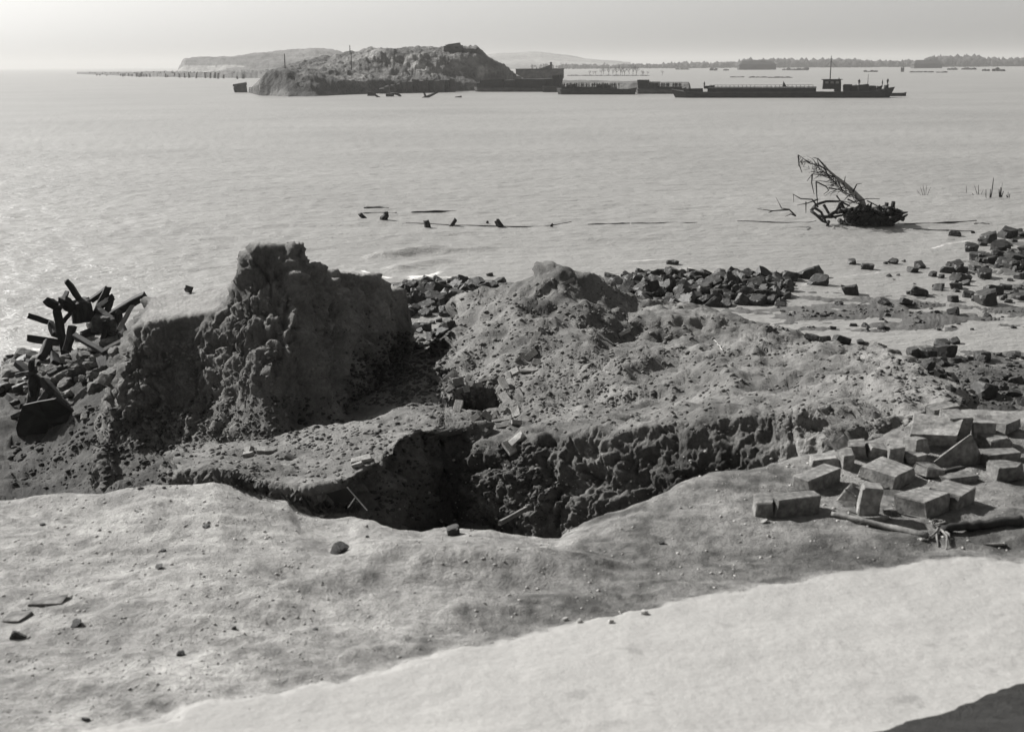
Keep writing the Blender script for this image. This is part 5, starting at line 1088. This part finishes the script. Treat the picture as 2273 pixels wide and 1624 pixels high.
def cargo_ship():
    root, L = vessel('cargo_barge', 1497, 1978, 216.5); u = L/481.0; root.scale = (1, 1, 0.74)
    part(hull(L, 7.6, 1.7, 1.6, 0.9), 'hull', MAT_HULL, root)
    part(MB().box((L*0.42, 0, 1.72), (L*0.56, 7.7, 0.12)), 'rubbing_strake', MAT_HULL_GREY, root)
    part(MB().box((L*0.41, 0, 2.35), (L*0.50, 5.6, 1.4)), 'hatch_coaming', MAT_HULL, root)
    for k in range(10): part(MB().prism([(L*(0.165+k*0.05), -2.9, 3.06), (L*(0.165+k*0.05), 2.9, 3.06), (L*(0.165+k*0.05), 0, 3.45)], (L*0.047, 0, 0)), 'hatch_cover', MAT_HULL, root)
    part(MB().box((L*0.09, 0, 2.3), (L*0.085, 5.0, 1.1), jit=0.1), 'stern_cabin', MAT_HULL, root); part(MB().box((L*0.165, 0, 3.3), (2.4, 3.0, 0.9), jit=0.1), 'skylight', MAT_HULL, root)
    wh = part(MB().box((337*u+1.5, 0, 4.1), (4.2, 4.2, 2.9), taper=0.95), 'wheelhouse', MAT_HULL, root)
    part(MB().box((337*u+1.5, 0, 5.62), (4.8, 4.8, 0.18)), 'wheelhouse_roof', MAT_HULL, root)
    for k in range(3): part(MB().box((337*u+0.3+k*1.2, -2.08, 4.75), (0.75, 0.06, 0.7)), 'window', MAT_GLASS, wh)
    mst = part(MB().tube([(347*u, 0, 3), (347*u, 0, 13.0)], [0.16, 0.07], 7), 'mast', MAT_HULL, root)
    part(MB().tube([(347*u-1.3, 0, 9.5), (347*u, 0, 11.4)], [0.04, 0.04], 5), 'stay', MAT_HULL, mst); part(MB().tube([(347*u+1.3, 0, 9.5), (347*u, 0, 11.4)], [0.04, 0.04], 5), 'stay', MAT_HULL, mst)
    for x, w, h in ((366, 14, 1.7), (386, 18, 1.4), (402, 12, 1.1), (420, 22, 1.5), (440, 14, 1.2), (455, 10, 0.9)): part(MB().box((x*u, random.uniform(-1, 1), 2.2+h/2), (w*u, 3.2, h+0.8), jit=0.2), 'deck_load', MAT_HULL, root)
    part(MB().box((390*u, -3.9, 1.1), (150*u, 0.7, 1.7), taper=0.96), 'lighter_side', MAT_HULL, root)
    part(MB().tube([(429*u, 0, 2.5), (429*u, 0, 7.2)], [0.09, 0.05], 6), 'bow_pole', MAT_HULL, root)
    part(MB().box((470*u, 0, 3.0), (9*u, 3.0, 1.7), jit=0.15), 'windlass', MAT_HULL, root)
    for k in range(26): 
        if k in (12, 13): continue
        x = L*(0.17+k*0.019); part(MB().tube([(x, -2.9, 3.0), (x, -2.9, 4.0)], 0.05, 5), 'rail_post', MAT_HULL, root)
    part(MB().tube([(L*0.17, -2.9, 4.0), (L*0.645, -2.9, 4.0)], 0.06, 5), 'handrail', MAT_HULL, root); part(MB().prism([(243*u, 0, 3.3), (253*u, 0, 3.3), (245*u, 0, 5.2)], (0, 0.6, 0)), 'ventilator', MAT_HULL, root)
    tag(root, 'long dark motor barge with wheelhouse and mast lying right of the others', 'boat')
    M_ = Matrix.Translation(root.location) @ Matrix.Rotation(root.rotation_euler.z, 4, 'Z') @ Matrix.Diagonal((1, 1, 0.74, 1))
    for x, z_, s_ in ((68, 2.8, 'by the stern cabin of the motor barge'), (460, 3.2, 'on the bow of the motor barge, left of two'), (471, 3.6, 'on the bow of the motor barge, right of two'), (410, 3.4, 'on the deck load of the motor barge'), (366, 3.9, 'just right of the wheelhouse')):
        p_ = M_ @ Vector((x*u, -0.5, z_)); person(p_, random.uniform(0, 6.28), 'person in dark clothes standing '+s_, 'crew of the motor barge')
    b = Z(1990, 213.5, 0); r2 = empty('dinghy', tuple(b)); part(hull(4.6, 1.7, 0.75, 0.2, 0.1, 0.3, 0.1, 10), 'hull', MAT_HULL, r2); part(MB().box((2.2, 0, 0.62), (0.3, 1.3, 0.06)), 'thwart', MAT_HULL_GREY, r2); r2.location.x -= 2.3
    tag(r2, 'small dinghy tied to the bow of the motor barge', 'boat')
cargo_ship()
def barge(px0, px1, py, D, label, mat, crowd, cg, loads, sheer=(0.5, 0.4)):
    root, L = vessel('barge', px0, px1, py); u = L/(px1-px0)
    part(hull(L, 7, D, sheer[0], sheer[1], 0.08, 0.07), 'hull', mat, root); part(MB().box((L*0.5, 0, D+0.06), (L*0.86, 7.1, 0.14)), 'gunwale', MAT_HULL, root)
    for x, w, h in loads: part(MB().box((x*u, random.uniform(-.6, .6), D+h/2), (w*u, 3.6, h), jit=0.14), 'deck_load', MAT_HULL, root)
    tag(root, label, 'boat', 'moored barges')
    M_ = Matrix.Translation(root.location) @ Matrix.Rotation(root.rotation_euler.z, 4, 'Z')
    for x in crowd:
        p_ = M_ @ Vector((x*u, random.uniform(-3.2, -2.2), D+0.12)); fx = x/(px1-px0)
        person(p_, random.uniform(0, 6.28), 'person in dark clothes standing '+('at the left of ' if fx < 0.4 else 'near the middle of ' if fx < 0.7 else 'at the right of ')+cg, 'people on '+cg)
barge(1057, 1222, 203.5, 1.0, 'low grey barge moored nearest to the island', MAT_HULL_GREY, [], '', [(12, 16, 1.8), (38, 50, 2.6), (84, 34, 2.5), (125, 66, 2.6)])
barge(1208, 1250, 204.5, 1.5, 'short dark boat wedged between the two barges', MAT_HULL, [6], 'the short dark boat', [(12, 20, 2.4), (30, 14, 3.4)])
barge(1240, 1411, 209.5, 1.3, 'middle barge crowded with people standing on deck', MAT_HULL, [12, 17, 24, 30, 34, 39, 44, 50, 56, 60, 66, 72, 80, 84, 89, 94, 101, 104, 108, 113, 119, 122, 127, 131, 138], 'the crowded middle barge', [(70, 120, 0.8), (30, 20, 1.4), (100, 30, 1.2)])
barge(1413, 1522, 208.0, 1.2, 'landing barge with boxes and people left of the motor barge', MAT_HULL_GREY, [45, 53, 59, 64, 70, 73, 84, 88, 92, 97, 100], 'the landing barge', [(15, 24, 2.6), (40, 18, 1.8), (60, 80, 0.6)])

# ------------------------------------------------------------------ trees, farms and hedges in the flooded polder
def bare_tree_meshes(seed, Ht):
    r = random.Random(seed); tr = MB(); cr = MB()
    tr.tube([(0, 0, -0.5), (r.uniform(-.1, .1)*Ht*.3, 0, Ht*0.2), (r.uniform(-.05, .05)*Ht, r.uniform(-.05, .05)*Ht, Ht*0.42)], [Ht*.028, Ht*.022, Ht*.016], 6)
    top = tr.v[-1]
    def grow(p, d, L, rad, lev):
        q = p+d*L; cr.tube([p, (p+q)/2+rng.normal(size=3)*L*0.06, q], [rad, rad*.8, rad*.5], 4, False)
        if lev == 0: return
        for _ in range(3 if lev > 1 else 4):
            e = d+np.array([r.gauss(0, .55), r.gauss(0, .55), r.gauss(0.1, .3)]); e /= np.linalg.norm(e); grow(p+d*L*r.uniform(.5, 1), e, L*r.uniform(.55, .75), rad*.55, lev-1)
    for k in range(6):
        a = k*1.05+r.uniform(-.3, .3); d = np.array([math.cos(a)*.6, math.sin(a)*.6, 1.0]); d /= np.linalg.norm(d); grow(np.array([0, 0, Ht*r.uniform(.18, .42)]), d, Ht*.3, Ht*.013, 3)
    def mk(m, nm):
        me = bpy.data.meshes.new(nm); me.from_pydata([tuple(map(float, v)) for v in m.v], [], m.f); me.update(); me.materials.append(MAT_BRANCH); return me
    return mk(tr, 'trunk'), mk(cr, 'crown')
BT = [bare_tree_meshes(k, 7.0) for k in range(4)]
def bare_tree(loc, sc, label, group):
    t, c = random.choice(BT); root = empty('bare_tree', loc, random.uniform(0, 6)); root.scale = (sc,)*3
    for nm, me in (('trunk', t), ('crown', c)):
        o = bpy.data.objects.new(nm, me); COL.objects.link(o); o.parent = root
    tag(root, label, 'tree', group)
for k in range(17):
    px = 1308+k*8.2+random.uniform(-4, 4); h = random.uniform(14, 24)*(1.0 if 3 < k < 14 else 0.6); b = Z(px, 167+random.uniform(-1.5, 1), 0)
    bare_tree(tuple(b), h/F*b[1]/7.0, 'bare tree in the drowned copse behind the barges, '+('left end' if k < 5 else 'middle' if k < 12 else 'right end'), 'drowned copse')
for px, py, h, lb in ((1118, 190, 22, 'spindly bare tree on the shore right of the island'), (1140, 186, 14, 'small bare tree beside the long ruin'), (1240, 180, 16, 'bare bush at the right end of the long ruin'), (1470, 168, 12, 'lone bare tree right of the drowned copse')):
    b = Z(px, py, 0); bare_tree(tuple(b), h/F*b[1]/7.0, lb, 'scattered bare trees')
def wood(spans, label, seed):
    r = random.Random(seed); vs = []; fs = []; k = 0
    for px0, px1, Y, hmin, hmax, n in spans:
        for _ in range(n):
            px = r.uniform(px0, px1); y = Y*r.uniform(0.93, 1.07); h = r.uniform(hmin, hmax)/F*y; p_ = at_col(px, y, 0); w = h*r.uniform(0.3, 0.7)
            q = ICO1*rng.uniform(0.6, 1.25, size=(len(ICO1), 1))*np.array([w, w, h*0.55])+np.array([p_[0], p_[1], h*0.45])
            vs.append(q); fs.append(np.array(ICOF1)+len(ICO1)*k); k += 1
    o = big_mesh('wood', np.concatenate(vs), np.concatenate(fs), MAT_FARTREE, smooth=False, n=3); tag(o, label, kind='stuff')
wood([(1180, 1560, 2300, 5, 12, 260), (1480, 1760, 2300, 8, 14, 240), (1640, 1900, 2250, 12, 20, 260), (1860, 2080, 2200, 9, 16, 220), (2060, 2180, 2150, 16, 25, 160), (2160, 2330, 2200, 11, 19, 170)], 'grey belt of woodland along the hazy right horizon', 3)
def farm(px0, px1, pyb, h, label):
    a = Z(px0, pyb, 0); c = Z(px1, pyb, 0); s_ = a[1]/F*1.02; W = float(np.linalg.norm(c-a)); root = empty('farm_barn', tuple(a)); H_ = h*s_
    part(MB().box((W/2, 0, H_*0.25), (W*0.94, 14, H_*0.5+2)), 'wall', MAT_STEEL, root)
    part(MB().add([(0, -8, H_*.48), (W, -8, H_*.48), (W, 8, H_*.48), (0, 8, H_*.48), (W*.14, 0, H_), (W*.84, 0, H_)], [(0, 1, 5, 4), (1, 2, 5), (2, 3, 4, 5), (3, 0, 4), (0, 3, 2, 1)]), 'roof', MAT_TIMBER, root)
    part(MB().box((W*.4, -7.05, H_*.2), (W*.1, .1, H_*.3)), 'door', MAT_HULL, root); part(MB().box((W*.6, 0, H_*1.0), (1.6, 1.6, 2.4)), 'chimney', MAT_CONC, root)
    tag(root, label, 'barn')
farm(1636, 1700, 155.5, 19, 'dark steep-roofed barn standing in the flood above the motor barge')
farm(2023, 2072, 152.0, 17, 'dark steep-roofed barn in the flood near the right edge')
def hedge(px0, px1, py, h, label):
    a = Z(px0, py, 0); c = Z(px1, py, 0); m = MB(); n = max(4, int((px1-px0)/5)); s_ = a[1]/F
    for k in range(n):
        t = (k+random.random())/n; hh = h*s_*random.uniform(.5, 1.1); w = (px1-px0)/n*s_*1.1
        q = ICO1*rng.uniform(0.7, 1.2, size=(len(ICO1), 1))*np.array([w, w, hh*.6]); m.add(q+(c-a)*t+np.array([0, 0, hh*.4]), ICOF1)
    o = m.build('drowned_hedge', MAT_FARTREE); o.location = tuple(a); tag(o, label, 'hedge', 'drowned hedges')
for px0, px1, py, h, lb in ((1740, 1795, 156.5, 6, 'long drowned hedge right of the left barn'), (1918, 1945, 160, 4, 'short drowned hedge beyond the motor barge mast'), (2205, 2228, 158.5, 8, 'thick drowned hedge at the right edge'), (2020, 2070, 161, 3, 'low drowned hedge in front of the right barn'), (2078, 2100, 161.5, 3, 'drowned scrub right of the low hedge'), (1575, 1592, 157, 6, 'clump of scrub left of the left barn'), (1500, 1530, 155, 4, 'thin line of scrub far left of the left barn'), (1605, 1618, 157, 4, 'small bush close left of the left barn'),
                           (1665, 1700, 172.5, 3, 'line of tussocks before the left barn, left half'), (1705, 1760, 173, 3, 'line of tussocks before the left barn, right half'), (1620, 1650, 172, 2, 'faint tussocks left of the line'), (2135, 2165, 155, 6, 'drowned bushes between the right barn and the thick hedge'), (2105, 2125, 155.5, 5, 'small bushes right of the right barn'), (2180, 2195, 158, 5, 'drowned bush left of the thick hedge'), (1999, 2006, 160, 14, 'upright dark stump of a tree left of the right barn'), (1260, 1440, 168.5, 2, 'dark waterline bank under the drowned copse')):
    hedge(px0, px1, py, h, lb)

# ------------------------------------------------------------------ air
def make_haze():
    m = bpy.data.materials.new('haze'); m.use_nodes = True; n = m.node_tree; n.nodes.clear()
    out = n.nodes.new('ShaderNodeOutputMaterial'); v = n.nodes.new('ShaderNodeVolumePrincipled')
    v.inputs['Color'].default_value = (0.56, 0.555, 0.545, 1); v.inputs['Density'].default_value = 0.0002
    v.inputs['Anisotropy'].default_value = 0.2
    n.links.new(v.outputs[0], out.inputs['Volume'])
    bm = bmesh.new(); bmesh.ops.create_cube(bm, size=1.0)
    me = bpy.data.meshes.new('haze'); bm.to_mesh(me); bm.free(); me.materials.append(m)
    o = bpy.data.objects.new('haze', me); COL.objects.link(o)
    o.scale = (60000, 19000, 80); o.location = (0, 4000, 80/2-8)
    tag(o, 'thin pale sea haze in the air over everything', kind='stuff')
make_haze()
bpy.data.objects.remove(probe)
